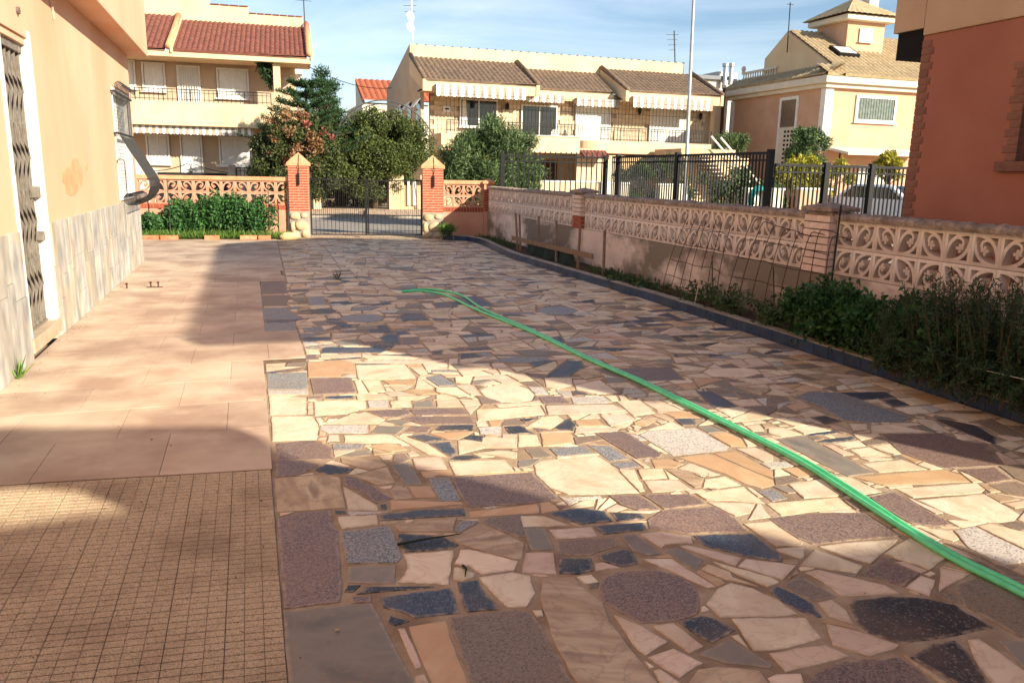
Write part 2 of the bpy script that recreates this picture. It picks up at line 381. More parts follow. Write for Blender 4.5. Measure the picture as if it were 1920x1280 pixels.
# ---------------------------------------------------------------- stones of the crazy paving
REG = {'A':(490,960,4.0),'B':(970,960,4.0),'C':(1440,960,4.0),'D':(490,640,4.0),'E':(970,640,4.0),'F':(1440,640,4.0),'H':(460,440,2.4)}
TR = """
A r 115,50 250,5 520,-15 535,100 580,140 585,290 610,520 600,640 590,680 165,730
A k 545,-10 640,-8 645,20 548,18
A c 565,38 870,22 880,98 600,130
A b 885,25 1190,-15 1520,-22 1535,30 895,68
A o 1550,-5 2080,-60 2090,10 1570,42
A t 985,95 1470,40 1440,150 1040,150 1000,120
A s 1500,65 1640,75 1500,155 1440,155
A n 1600,55 1920,20 2080,40 2090,190 1920,190 1660,85
A t 1400,190 1640,95 1790,140 1975,230 1960,350 1920,360 1560,265
A c 1490,285 1560,280 1800,335 1930,370 1900,440 1650,470 1560,410 1440,395
A c 1440,415 1530,410 1610,450 1600,490 1520,520 1430,515
A s 580,150 960,105 1000,170 1060,340 1020,385 640,390
A g 650,410 1010,400 1005,540 640,535
A k 1015,160 1370,185 1490,245 1440,275 1070,305
A c 1065,315 1445,285 1410,550 1015,530 1090,430
A k 640,550 755,548 690,605 615,605
A k 790,560 1300,552 1310,565 1060,590 700,622
A r 668,640 825,630 830,680 670,685
A b 885,640 1090,610 1410,570 1440,600 1490,760 1150,800 1050,755 910,720
A k 960,770 1125,820 1000,858 935,830
A g 160,740 830,685 900,800 1140,1250 1140,1330 200,1330
A p 1015,875 1080,870 1210,1165 1155,1185
A o 1100,860 1390,810 1420,940 1540,1230 1560,1330 1245,1330 1240,1230
A b 1465,530 1625,510 1680,610 1790,735 1540,755 1500,680
A c 1620,490 1880,450 2020,480 2060,610 1990,720 1840,715
A n 1395,790 1920,730 2030,760 2110,860 2180,1000 2340,1280 2350,1330 1580,1330 1500,1150
B c 10,30 200,30 420,105 40,120
B b 215,10 480,-30 660,-5 715,70 480,95
B k 690,0 930,10 965,50 745,72
B b 570,110 940,78 985,135 760,160 640,170
B g 45,130 210,130 285,285 100,290
B p 230,130 560,110 610,185 290,205
B n 290,220 500,195 740,190 760,255 540,330 305,320
B k 600,330 790,275 870,300 910,390 780,415 630,370
B g 760,180 880,165 1080,320 900,335
B p 910,165 1080,145 1300,180 1320,235 1120,245 1080,275
B g 1090,285 1200,265 1400,360 1340,440
B p 925,352 1160,352 1500,565 1420,570
B p 1210,260 1260,243 1690,345 1640,405
B b 1310,175 1760,160 1920,280 1990,330 1980,375 1700,335 1400,255
B r 970,60 1080,-10 1480,-40 1600,20 1730,150 1310,165 990,130
B p 60,305 275,305 300,470 30,455
B k 315,340 560,345 575,440 460,470 310,465
B t 180,495 430,485 480,560 640,680 700,830 820,990 1060,1290 1060,1330 470,1330 390,1210 270,980 165,640
B r 605,570 640,490 760,445 1000,430 1180,460 1340,550 1370,640 1365,760 1200,820 920,840 740,740 640,680
B p 700,770 760,780 940,860 1135,975 965,1080 830,1000
B p 1000,855 1170,830 1405,1010 1290,1065
B k 1205,830 1370,770 1500,810 1640,890 1460,990 1330,920
B p 970,1090 1170,1020 1400,1135 1220,1250
B c 935,1105 1040,1165 990,1175
B p 1015,1190 1070,1175 1240,1290 1130,1330 1080,1330
B g 1340,1070 1600,950 1760,1050 1920,1150 1900,1175 1560,1140
B c 1590,930 1660,915 1750,1045
B c 1410,690 1500,570 1600,530 1760,570 1960,660 2110,770 1900,790 1520,795
B c 1600,800 1920,790 2160,785 2290,950 2000,1030 1770,1045
B t 1280,1280 1350,1180 1500,1160 1820,1190 1920,1330 1270,1330
B c 1370,430 1430,390 1600,450 1620,490 1810,560 1560,510
B c 1420,360 1920,495 1970,530 1880,565 1640,470
B p 1650,410 1710,352 1920,375 2100,400 1990,515 1920,490
C b 0,590 60,555 200,610 330,680 410,790 370,795 200,730 60,650
C c -190,90 20,70 265,235 250,255 60,260 -60,180
C c 50,275 270,258 275,340 250,355 80,300
C r 0,45 330,5 720,5 1010,180 520,225 330,245 170,175
C c 370,260 540,235 980,204 770,390 560,330
C c 235,400 350,275 720,405 670,465
C c 865,315 1060,195 1360,330 1210,440
C p 265,450 380,430 520,465 880,545 1000,615 545,635 400,520
C n 110,545 240,470 400,570 530,640 400,665 330,670 200,600
C r 680,475 850,340 1140,460 1020,565 820,500
C c 1160,465 1220,440 1265,465 1215,488
C p 1025,570 1140,475 1260,515 1215,635
C p 1285,415 1525,465 1400,530 1280,600
C t 1310,400 1370,335 1600,440 1560,465
C p 370,680 480,660 590,740 650,850 450,790
C p 430,840 620,880 990,1000 960,1030 770,1085 480,1000
C k 600,690 640,655 900,630 1150,640 1400,690 1600,810 1700,870 1300,950 1010,990 760,910 660,840
C n 1400,560 1560,480 1640,490 1920,620 2000,650 2000,950 1880,940 1700,830 1460,700
C n 1240,615 1380,610 1410,660 1390,680
C k 1060,1090 1230,990 1400,960 1500,1050 1600,1200 1680,1330 1480,1330
C p 1490,960 1580,950 1740,1060 2000,1240 2000,1330 1710,1330 1540,1100
C g 1720,970 2000,960 2000,1190 1920,1180
C p 0,1060 430,1000 620,1085 130,1205
C r 310,1240 480,1140 720,1100 1000,1090 1180,1220 1260,1330 290,1330
C p 60,1215 250,1210 290,1330 -20,1330 -40,1260
C t 1000,1060 1060,1100 1420,1330 1290,1330
C c 1560,105 1660,85 1920,150 2050,200 2050,330 1900,270
C w 1390,140 1540,105 1920,285 2000,330 2000,410 1900,380 1760,400 1500,270
C c 1120,115 1380,140 1480,185 1390,225 1290,200
C n 1310,230 1480,250 1720,400 1920,440 1980,470 1980,500 1800,470 1560,330
F r 760,1170 950,1130 1220,1280 1390,1375 1290,1390 1080,1370 1000,1330 880,1260
F c 1110,1190 1620,1145 1860,1280 1890,1300 1850,1345 1740,1360 1500,1345 1330,1290
D b 440,75 470,45 940,45 950,65 900,85 445,90
D r 318,105 415,100 428,138 330,140
D p 440,100 750,95 750,115 600,128 445,122
D c 760,120 900,105 1190,120 1170,135 800,140
D o 345,160 600,145 700,165 710,235 605,235 600,265 350,270
D p 720,165 800,145 1380,140 1380,155 1080,170
D c 675,180 1080,175 1165,280 730,290
D c 1110,195 1220,200 1250,245 1190,260
D c 1150,170 1400,160 1395,215 1230,215
D r 365,280 670,272 715,385 390,402
D s 40,245 340,235 355,360 45,362
D w 45,368 355,365 355,400 50,402
D c 690,285 740,280 805,385 725,390
D c 745,300 890,295 935,380 810,385
D o 905,295 1165,290 1150,328 960,325
D c 950,335 1140,330 1080,365 1000,372
D c 1175,270 1295,345 1290,365 1150,358
D s 1230,270 1340,250 1470,330 1330,338
D o 1060,380 1130,358 1280,370 1330,395 1200,405
D c 1310,345 1470,345 1560,405 1480,418 1310,380
D c 710,410 920,390 1000,435 720,440
D c 1015,412 1270,408 1180,440 1020,445
D c 1310,400 1400,398 1480,435 1310,435
D r 345,418 455,415 455,432 345,434
D b 485,412 695,407 697,430 485,434
D c 55,412 330,420 370,450 370,550 60,555
D c 390,450 780,440 790,500 640,545 400,560
D w 795,445 950,440 955,498 805,500
D c 970,450 1120,445 1135,495 975,498
D g 1135,465 1275,430 1305,495 1140,497
D p 1310,445 1480,440 1520,490 1315,495
D r 790,518 1080,508 1130,540 1030,570 900,565
D r 1110,510 1520,500 1560,550 1140,556
D r 1040,580 1140,565 1580,560 1605,620 1200,625
D c 640,560 780,530 930,585 880,620 480,620
D w 440,630 800,625 805,690 500,690 435,665
D g 920,600 990,588 1130,605 1060,632
D g 820,690 870,632 1090,640 1010,705
D r 1060,680 1130,632 1290,645 1240,690
D k 1300,665 1340,630 1595,628 1600,670 1350,672
D w 1620,645 1800,640 1800,705 1640,695
D c 75,565 390,562 430,640 500,690 470,750 400,738 80,750
D p 500,705 580,702 590,750 490,755
D c 615,705 960,695 1080,760 780,765 620,760
D o 1250,690 1600,675 1540,710 1480,735 1390,735
D b 1095,715 1215,698 1380,735 1230,758
D b 1250,765 1415,752 1470,840 1420,865
D k 1490,735 1560,700 1670,712 1665,762
D c 970,710 1090,715 1250,770 1400,870 1130,830
D s 528,770 780,768 745,815 540,818
D o 800,790 870,772 1020,770 1100,815 980,830
D p 1090,840 1130,815 1190,855 1110,865
D c 1690,720 1920,730 1920,800 1680,800 1480,850 1470,745
D c 1640,810 1920,830 1920,885 1620,840
D k 1395,895 1460,858 1600,855 1660,880
D c 1400,900 1830,885 1900,975 1450,1005
D p 1130,880 1350,865 1400,960 1160,965
D o 1190,975 1420,965 1440,1000 1210,1015
D g 960,920 1110,915 1215,1075 1070,1080
D t 590,870 880,870 950,935 820,970 680,935 600,910
D t 680,985 950,945 1010,1060 870,1080 690,1010
D r 110,765 400,740 530,800 545,885 120,890
D r 110,895 300,885 445,925 270,1010 105,1020
D k 390,965 480,920 695,955 650,990 480,1000
D t 95,1030 430,1000 590,1020 635,1250 345,1270 110,1285
D r 610,1010 700,1010 990,1180 860,1220 760,1130 630,1085
D c 610,1090 740,1130 870,1215 880,1275 640,1275
D k 880,1225 940,1215 950,1265 890,1265
D t 1000,1080 1080,1090 1150,1180 1000,1190 960,1130
D o 1100,1090 1270,1085 1320,1175 1150,1178
D s 1250,1030 1410,1020 1505,1195 1330,1200
D r 1420,1020 1900,990 2030,985 2170,1120 2250,1190 1920,1225 1560,1245 1510,1195
D o 960,1195 1500,1205 1520,1225 970,1270
D c 1635,370 1680,345 1800,328 1920,330 2010,360 2050,400 2030,440 1930,460 1790,455 1680,420
E r 155,415 330,410 410,470 195,470
E w 60,345 190,345 240,400 130,400
E k 405,375 440,370 570,405 420,408
E c 200,275 410,280 420,330 300,360 215,345
E c 430,330 620,290 760,390 600,400 440,365
E w 400,420 640,410 720,460 420,470
E p 210,485 720,475 820,520 610,540 230,550
E c 740,450 920,440 1040,540 870,560
E p 930,450 1060,440 1250,525 1050,520
E r 1240,440 1360,430 1500,515 1330,515
E b 1350,380 1460,375 1660,490 1470,505
E c -310,520 170,480 210,550 0,570 -300,600
E k 10,585 170,575 60,612
E k -100,640 20,632 130,692 -60,695
E c 180,570 300,555 350,590 250,660 70,640
E k 260,660 390,575 440,625 420,675
E o 430,590 600,580 650,630 440,640
E p 440,650 770,650 750,675 430,690
E c -60,700 150,700 180,780 -40,795
E o 170,690 400,680 430,760 190,790
E r 580,690 790,675 1090,850 1070,875 900,885
E w 910,700 980,670 1330,650 1590,790 1560,820 1170,860
E p 620,560 800,540 900,590 700,640
E o 870,605 1040,598 960,640 880,630
E c 985,665 1160,600 1260,650
E b 1180,585 1310,578 1355,625 1240,635
E o 1090,540 1260,525 1380,575 1180,575
E g 1340,640 1450,632 1560,680 1430,690
E o 1440,700 1560,680 1690,740 1720,790 1600,790
E g 50,805 170,795 270,865 115,880
E s 240,805 510,782 580,840 300,865
E s 515,775 700,785 840,885 700,900
E s 695,915 870,898 930,940 770,962
E c 120,930 160,900 640,850 700,920 920,1140 560,1150 380,1150 240,1100 140,1010
E c 760,965 880,960 960,1125 910,1130
E c 900,960 1090,955 1125,1025 935,1036
E p 945,1045 1200,1035 1310,1110 1010,1135
E r 680,1155 910,1150 1080,1262 900,1270 780,1230
E r 930,1150 1290,1145 1425,1225 1100,1262
E w 370,1175 620,1155 640,1175 450,1195
E o 1000,890 1130,880 1250,920 1180,950 1030,950
E c 1200,955 1290,910 1530,1000 1440,1015
E t 1120,970 1180,960 1400,1030 1380,1095 1330,1100
E c 1400,1035 1560,1010 1680,1080 1510,1100 1390,1100
E o 1200,870 1460,850 1920,1040 1930,1080 1830,1105 1700,1070 1540,990
E o 1470,840 1640,825 1920,980 1920,1030 1750,970
E c 1640,810 1790,795 1920,860 1920,900 1850,910
E c 1330,1140 1700,1090 1860,1220 1600,1195 1420,1195
E c 1420,1205 1790,1215 1750,1290 1600,1320 1500,1250
E s 1790,1120 1920,1105 2030,1180 1910,1205
F c 150,1075 400,1030 560,1160 270,1180
F c -200,1250 0,1215 530,1170 660,1270 500,1290 -200,1330
F c 490,1010 620,1020 860,1130 720,1150 600,1090
F g 60,735 280,710 560,860 800,990 600,1015 420,930
F c 30,580 120,568 290,625 200,640
F c 190,655 330,628 480,670 270,697
F c 0,655 120,650 260,700 100,720 0,690
F b 280,715 330,690 510,670 540,690
F b 350,760 420,735 640,710 660,735 480,762
F c 480,770 680,740 740,785 590,802
F p 390,780 480,775 650,850 560,860
F c 610,815 760,790 930,865 690,862
F c 680,875 800,862 940,885 760,900
F c 700,915 1000,885 1200,960 830,985
F o 640,1020 1300,960 1450,1000 1520,1055 870,1085
F c 950,1105 1560,1065 1630,1115 1600,1135 1090,1175
F r 840,700 1300,690 1480,750 1640,770 1640,830 1780,930 1500,945 1300,950 1000,840
F r 1420,960 1700,945 1840,1040 1640,1065
F n 1720,930 1920,925 2000,940 2000,1080 1850,1030
F n 1650,1075 1850,1050 2000,1100 2000,1180 1800,1150
F s 190,420 330,380 520,385 740,455 1070,575 1000,610 740,610 560,590 380,480
F b 520,385 880,380 960,420 740,440 650,440
F b 850,445 960,430 1070,480 930,490
F c 940,500 1130,485 1230,540 1070,550
F c 1220,540 1600,545 1680,580 1500,605
F k 1240,590 1330,585 1560,630 1710,720 1700,770 1500,700
F c 770,630 940,620 1220,685 770,692
F c 1080,580 1240,590 1380,690 1230,660
F c 1390,690 1560,740 1420,745
F n 1560,610 1700,590 1920,700 1920,720 1720,700
F c 1710,770 1800,740 1920,780 1830,818
F c 220,545 330,510 440,555 290,572
F k 320,575 420,558 560,600 430,625
F o 130,485 220,455 330,490 210,525
F n 0,400 110,410 180,450 0,480
F p 0,330 60,325 190,360 20,362
F c 600,615 740,618 750,665 640,672
E c 1390,230 1430,205 1700,200 1800,215 1830,245 1700,275 1450,265
E r 580,210 1150,195 1260,290 900,300 700,260
E b 240,240 370,145 480,150 500,190 380,270 210,275
H r 70,215 180,212 190,265 65,268
H n 70,275 200,272 180,322 72,322
H s 75,330 180,328 260,380 85,385
H s 80,398 225,398 230,438 85,440
H k 280,345 340,335 415,340 380,358 300,358
H s 415,378 450,366 520,360 580,360 630,375 600,390 540,396 470,392
H s 260,420 340,415 360,438 270,440
H b 605,465 640,450 690,450 695,495 630,490
H s 280,280 350,278 365,318 290,318
H k 560,315 640,305 660,312 580,322
H b 840,310 900,305 935,325 860,332
H b 965,285 1040,275 1120,322 1010,318
H r 670,275 800,272 820,290 690,292
H k 690,370 800,355 830,385 710,390
H s 1305,340 1360,325 1450,325 1500,340 1460,360 1360,360
H c 1230,375 1300,360 1390,365 1400,385 1300,392
H s 1100,570 1160,555 1340,548 1375,565 1240,580
H r 700,465 780,460 775,495 700,498
"""
def parea(p): return 0.5*sum(p[i][0]*p[(i+1)%len(p)][1]-p[(i+1)%len(p)][0]*p[i][1] for i in range(len(p)))
def ccw(p): return p if parea(p) > 0 else p[::-1]
def hull(p):
    p = sorted(set(p)); lo = []; hi = []
    for s, seq in ((lo, p), (hi, p[::-1])):
        for q in seq:
            while len(s) > 1 and (s[-1][0]-s[-2][0])*(q[1]-s[-2][1])-(s[-1][1]-s[-2][1])*(q[0]-s[-2][0]) <= 0: s.pop()
            s.append(q)
    return lo[:-1]+hi[:-1]
def cut(poly, a, b, keep_left):
    """clip poly by the line a-b"""
    out = []; n = len(poly); sg = 1 if keep_left else -1
    def sd(q): return sg*((b[0]-a[0])*(q[1]-a[1])-(b[1]-a[1])*(q[0]-a[0]))
    for i in range(n):
        p, q = poly[i], poly[(i+1)%n]; dp, dq = sd(p), sd(q)
        if dp >= 0: out.append(p)
        if dp*dq < 0:
            t = dp/(dp-dq); out.append((p[0]+(q[0]-p[0])*t, p[1]+(q[1]-p[1])*t))
    return out
def bbox(p): xs = [q[0] for q in p]; ys = [q[1] for q in p]; return min(xs), min(ys), max(xs), max(ys)
def overlaps(bp, bq): return bp[0] < bq[2] and bq[0] < bp[2] and bp[1] < bq[3] and bq[1] < bp[3]
def inter_area(p, h):
    q = p
    for i in range(len(h)):
        q = cut(q, h[i], h[(i+1)%len(h)], True)
        if len(q) < 3: return 0.0
    return abs(parea(q))
def avoid(poly, obst, minfrac=0.0):
    """trim poly so that it clears convex obstacles [(hull,bbox)]"""
    a0 = abs(parea(poly)); p = poly
    for h, bb in obst:
        if not overlaps(bbox(p), bb): continue
        if inter_area(p, h) < 2e-5: continue
        best = None; ba = 0
        for i in range(len(h)):
            q = cut(p, h[i], h[(i+1)%len(h)], False)
            if len(q) >= 3 and abs(parea(q)) > ba: ba = abs(parea(q)); best = q
        if best is None: return None
        p = best
    return p if abs(parea(p)) > minfrac*a0 else None
def offset(p, d):
    """push a convex-ish ccw polygon inwards by d"""
    n = len(p); out = []
    for i in range(n):
        a, b, c = p[i-1], p[i], p[(i+1)%n]
        e1 = (b[0]-a[0], b[1]-a[1]); e2 = (c[0]-b[0], c[1]-b[1])
        l1 = math.hypot(*e1) or 1e-6; l2 = math.hypot(*e2) or 1e-6
        n1 = (-e1[1]/l1, e1[0]/l1); n2 = (-e2[1]/l2, e2[0]/l2)
        k = 1+n1[0]*n2[0]+n1[1]*n2[1]; k = max(k, 0.35)
        out.append((b[0]+(n1[0]+n2[0])*d/k, b[1]+(n1[1]+n2[1])*d/k))
    return out
stones = []; obst = []
for ln in TR.strip().splitlines():
    w_ = ln.split(); x0, y0, s_ = REG[w_[0]]
    pts = []
    for q in w_[2:]:
        a, b = q.split(','); g = G(x0+float(a)/s_, y0+float(b)/s_); pts.append((g.x, g.y))
    pts = ccw(pts)
    tr = avoid(pts, obst, 0.6)
    if tr is not None: pts = tr
    if abs(parea(pts)) < 4e-4: continue
    h = hull(pts); obst.append((offset(h, -0.004), bbox(h))); stones.append((w_[1], pts, True))
# generated stones between and beyond the traced ones
KX = lambda y: 4.92 if y < 9 else (4.92-0.2*(y-9)/5 if y < 14 else (4.72+0.25*(y-14)/3 if y < 17 else 4.97))
def lb(y): return 0.06 if y < 6.4 else (0.41 if y < 8.1 else (0.10 if y < 11.2 else 0.45+0.015*(y-11)))
def split(p, amax, out, rg):
    a = abs(parea(p))
    if a < amax*rg.uniform(0.5, 1.6) or len(p) < 3: out.append(p); return
    cx = sum(q[0] for q in p)/len(p); cy = sum(q[1] for q in p)/len(p)
    x0, y0, x1, y1 = bbox(p)
    ang = (math.pi/2 if (x1-x0) > 1.35*(y1-y0) else 0.0)+rg.gauss(0, 0.33)
    sx = cx+rg.uniform(-.2, .2)*(x1-x0); sy = cy+rg.uniform(-.2, .2)*(y1-y0)
    b = (sx+math.cos(ang), sy+math.sin(ang))
    for k in (True, False):
        q = cut(p, (sx, sy), b, k)
        if len(q) >= 3: split(q, amax, out, rg)
rg = random.Random(5)
def fill(y0, y1, amax, minA):
    cells = []
    y = y0
    while y < y1:
        x = lb(y+0.4)
        xs = [x]
        while xs[-1] < KX(y)-0.9: xs.append(xs[-1]+rg.uniform(0.75, 1.1))
        xs.append(KX(y))
        for a, b in zip(xs, xs[1:]): split([(a, y), (b, y), (b, y+0.8), (a, y+0.8)], amax, cells, rg)
        y += 0.8
    new = []
    for c in cells:
        c = offset(ccw(c), 0.006)
        if parea(c) < 0: continue
        q = avoid(c, obst)
        if q is None or abs(parea(q)) < minA: continue
        x0, y0_, x1, y1_ = bbox(q)
        if min(x1-x0, y1_-y0_) < 0.03: continue
        new.append(q)
    PAL = 'ccccccccccppppppppttttoonnnnggw'
    for q in new:
        h = hull(q); obst.append((h, bbox(h)))
        k = rg.choice(PAL)
        if 6 < sum(p[1] for p in q)/len(q) < 12 and rg.random() < 0.12: k = rg.choice('bkbs')
        stones.append((k, ccw(q), False))
fill(1.9, 8.3, 0.045, 0.0035)
fill(1.9, 8.3, 0.006, 0.0012)
fill(8.3, 18.2, 0.055, 0.003)

def stone_geo(pts, traced, z0=-0.02):
    p = offset(pts, 0.003)
    if abs(parea(p)) < 3e-4 or parea(p) < 0: p = pts
    cy = sum(q[1] for q in p)/len(p)
    if cy < 5.5:      # chipped, slightly uneven edges on the near stones
        q = []
        for i in range(len(p)):
            a, b = p[i], p[(i+1)%len(p)]; l_ = math.hypot(b[0]-a[0], b[1]-a[1]); k = max(1, min(6, int(l_/0.05)))
            nx, ny = (b[1]-a[1])/(l_+1e-9), -(b[0]-a[0])/(l_+1e-9)
            for j in range(k):
                t = j/k; e = rg.gauss(0, 0.0022) if j else 0
                q.append((a[0]+(b[0]-a[0])*t+nx*e, a[1]+(b[1]-a[1])*t+ny*e))
        p = q
    n = len(p); cx = sum(q[0] for q in p)/n; cy = sum(q[1] for q in p)/n
    h = rg.uniform(0.003, 0.0055); tx = rg.gauss(0, 0.003); ty = rg.gauss(0, 0.003)
    ins = 0.0022; top = offset(p, ins); inn = offset(p, 0.016)
    if parea(inn) < 0.55*abs(parea(p)): inn = [(cx+(q[0]-cx)*.8, cy+(q[1]-cy)*.8) for q in top]
    def zz(q, o): return h+o+(q[0]-cx)*tx+(q[1]-cy)*ty
    vs = [(q[0], q[1], z0) for q in p]+[(q[0], q[1], zz(q, -0.001)) for q in p]+[(q[0], q[1], zz(q, 0)) for q in top]+[(q[0], q[1], zz(q, .0004)) for q in inn]
    fs = [tuple(range(3*n, 4*n))]
    for r_ in (0, n, 2*n):
        fs += [(r_+i, r_+(i+1)%n, r_+n+(i+1)%n, r_+n+i) for i in range(n)]
    v = rg.uniform(0.98, 1.2); tint = (min(1.25, v*rg.uniform(.97, 1.03)), v, v*rg.uniform(.94, 1.03), rg.random())
    return vs, fs, tint
def px_area(p):
    c = Vector((sum(q[0] for q in p)/len(p), sum(q[1] for q in p)/len(p), 0)); d = (c-CAM)
    return abs(parea(p))*CAMH/(d.length**3)
order = sorted(range(len(stones)), key=lambda i: -px_area(stones[i][1]))
single = set(order[:298])
kinds = list(STONE); bulk_v = []; bulk_f = []; bulk_m = []; bulk_c = []; bulk_s = []
def set_smear(me, vals):
    a = me.attributes.new('smear', 'FLOAT', 'POINT'); a.data.foreach_set('value', np.asarray(vals, np.float32))
def set_tint(me, colors):
    a = me.color_attributes.new('tint', 'FLOAT_COLOR', 'POINT'); a.data.foreach_set('color', np.asarray(colors, np.float32).ravel())
for i, (k, p, trc) in enumerate(stones):
    vs, fs, tint = stone_geo(p, trc)
    if i in single:
        me = bpy.data.meshes.new('paving_stone'); me.from_pydata(vs, [], fs); me.materials.append(STONE[k]); set_tint(me, [tint]*len(vs)); set_smear(me, [1.0]*(len(vs)*3//4)+[0.0]*(len(vs)//4)); me.update()
        link('paving_stone', me, patio)
    else:
        o = len(bulk_v); bulk_v += vs; bulk_f += [tuple(j+o for j in f) for f in fs]; bulk_m += [kinds.index(k)]*len(fs); bulk_c += [tint]*len(vs); bulk_s += [1.0]*(len(vs)*3//4)+[0.0]*(len(vs)//4)
me = bpy.data.meshes.new('small_paving_stones'); me.from_pydata(bulk_v, [], bulk_f)
for k in kinds: me.materials.append(STONE[k])
me.polygons.foreach_set('material_index', bulk_m); set_tint(me, bulk_c); set_smear(me, bulk_s); me.update()
tag(link('small_paving_stones', me, patio), kind='stuff')

# ---------------------------------------------------------------- terracotta path beside the house
path = sheet('path', [(-1.76,4.2),(0.05,4.2),(0.05,6.36),(0.4,6.4),(0.4,8.05),(0.05,8.1),(0.05,11.2),(0.42,11.2),(0.52,18.9),(-3.3,19.3),(-3.3,14.5),(-1.76,14.5)], 0.003, M_GROOVE)
y = 4.36; row = 0
while y < 18.7:
    hgt = 0.62; x = -1.76 if y < 14.5 else -3.3
    x -= 0.3*(row % 2)
    while x < lb(y+0.3):
        a, b = max(x, -1.76 if y < 14.5 else -3.3), min(x+0.62, min(lb(y+0.02), lb(y+hgt-0.02))-0.008)
        if b-a > 0.06:
            s0 = -0.098*(a-0.06) if row == 0 else 0; s1 = -0.098*(b-0.06) if row == 0 else 0
            yl = y-0.13 if row == 0 else y
            e = 0.0012; mb = MB(); zt = 0.0075+rg.uniform(-.0006, .0006)
            bt = [(a+e, yl+s0+e), (b-e, yl+s1+e), (b-e, y+hgt-e), (a+e, y+hgt-e)]; tp = offset(bt, 0.0015)
            mb.add([(*q, -0.01) for q in bt]+[(*q, zt-0.0012) for q in bt]+[(*q, zt) for q in tp],
                   [(8,9,10,11)]+[(r_+i, r_+(i+1)%4, r_+4+(i+1)%4, r_+4+i) for r_ in (0,4) for i in range(4)])
            mb.build('floor_tile', M_TERR, path, fix=False)
        x += 0.62
    y += hgt; row += 1

# ---------------------------------------------------------------- ribbed tiles at the viewer's feet
porch = sheet('porch_floor', [(-1.76,-3),(0.045,-3),(0.045,4.22),(-1.76,4.40)], 0.002, M_GROOVE)
mb = MB()
for i in range(28):
    for j in range(64):
        x1 = 0.043-i*0.0648; x0 = x1-0.0632+(0.0012 if i % 3 == 2 else 0); yy = 4.215-j*0.0408
        if yy < 1.75: continue
        sh = -0.098; dz = rg.uniform(-.0006, .0006)
        q = [(x0, yy-0.0355+sh*x0), (x1, yy-0.0355+sh*x1), (x1, yy+sh*x1), (x0, yy+sh*x0)]
        tp = offset(q, 0.0018); z = 0.0085+dz
        mb.add([(*v, 0.0) for v in q]+[(*v, z-0.0015) for v in q]+[(*v, z) for v in tp],
               [(8,9,10,11)]+[(r_+k, r_+(k+1)%4, r_+4+(k+1)%4, r_+4+k) for r_ in (0,4) for k in range(4)])
o = mb.build('ribbed_cells', M_GRID, porch, fix=False); tag(o, kind='stuff')

# ================================================================ house on the left
M_OCHRE = mat('ochre_render', L(226,184,152), L(218,172,138), scale=1.2, rough=0.9, bump=0.12, bscale=45, c3=L(214,156,118), s3=0.7, f3=0.45, p3=(0.46, 0.66), stretch=(1,1,0.45))
M_PATCH = mat('bare_render', L(238,166,124), L(226,150,108), scale=7, rough=0.95, bump=0.4, bscale=60)
M_PLINTH = mat('plinth_marble', L(200,192,180), L(148,146,142), scale=4.5, rough=0.6, bump=0.12, stretch=(1.4,1.4,0.7), c3=L(186,166,134), s3=1.6, f3=0.6, vary=0.14, p3=(0.45, 0.62))
M_GATEGREY = mat('worn_grey_metal', L(140,132,120), L(118,108,96), scale=14, rough=0.55, bump=0.15, metallic=0.2)
M_BROWN = mat('brown_door_wood', L(96,52,38), L(72,40,30), scale=9, rough=0.6, bump=0.15, stretch=(5,5,0.8))
WX = -1.765
M_GRILLE = mat('grille_iron', L(40,38,37), L(30,29,28), scale=30, rough=0.5, bump=0.1, spec=0.4)
hs = thing('rendered_house', 'apricot rendered house with marble plinth and overhanging upper storey', 'house', (WX, 10, 0))
B('wall', M_OCHRE, hs, (WX-.3,-3,0,WX,7.3,3.33), (WX-.3,7.3,2.66,WX,8.2,3.33), (WX-.3,8.2,0,WX,12.72,3.33), (WX-.3,12.72,2.68,WX,14.35,3.33),
  (WX-.3,12.72,0,WX,14.35,1.10), (WX-.3,14.35,0,WX,14.7,3.33), (-8,14.45,0,WX-.3,14.7,3.33))
up = B('upper_storey', M_OCHRE, hs, (-8,-3,3.331,-1.455,14.7,6.6), bevel=0.01)
B('parapet_coping', M_CONC, hs, (-8.05,-3,6.6,-1.40,14.75,6.68))
# peeled paint
mb = MB(); pk = []
for u_, v_ in ((137,296),(146,300),(154,318),(156,330),(153,350),(146,356),(142,366),(133,368),(124,362),(121,346),(116,338),(116,326),(124,314),(131,314),(133,306)):
    q = PX(u_, v_, WX); pk.append((q.y, q.z))
mb.prism(pk, WX-0.01, WX+0.003, 0); mb.build('bare_patch', M_PATCH, hs)
mb = MB(); pk = []
for u_, v_ in ((161,304),(164,308),(165,318),(162,320),(160,312)):
    q = PX(u_, v_, WX); pk.append((q.y, q.z))
mb.prism(pk, WX-0.01, WX+0.003, 0); mb.build('bare_patch', M_PATCH, hs)
# plinth slabs
def plinth(y0, y1):
    y = y0
    while y < y1-0.05:
        w_ = min(rg.choice((0.14,0.18,0.22,0.3,0.36)), y1-y); zs = [0.008]
        if w_ > 0.1:
            zs += rg.choice(([0.55],[0.34],[0.7],[0.28,0.66],[0.62]))
        zs.append(1.07+rg.uniform(-.004,.004))
        for a, b in zip(zs, zs[1:]):
            t = rg.uniform(.018,.024); mb = MB(); mb.cbox((WX+t/2-.004, y+w_/2, (a+b)/2), (t+.008, w_-.004, b-a-.004), 0.002); mb.build('plinth_slab', M_PLINTH, hs)
        y += w_
plinth(8.27, 14.69); plinth(4.4, 7.22)
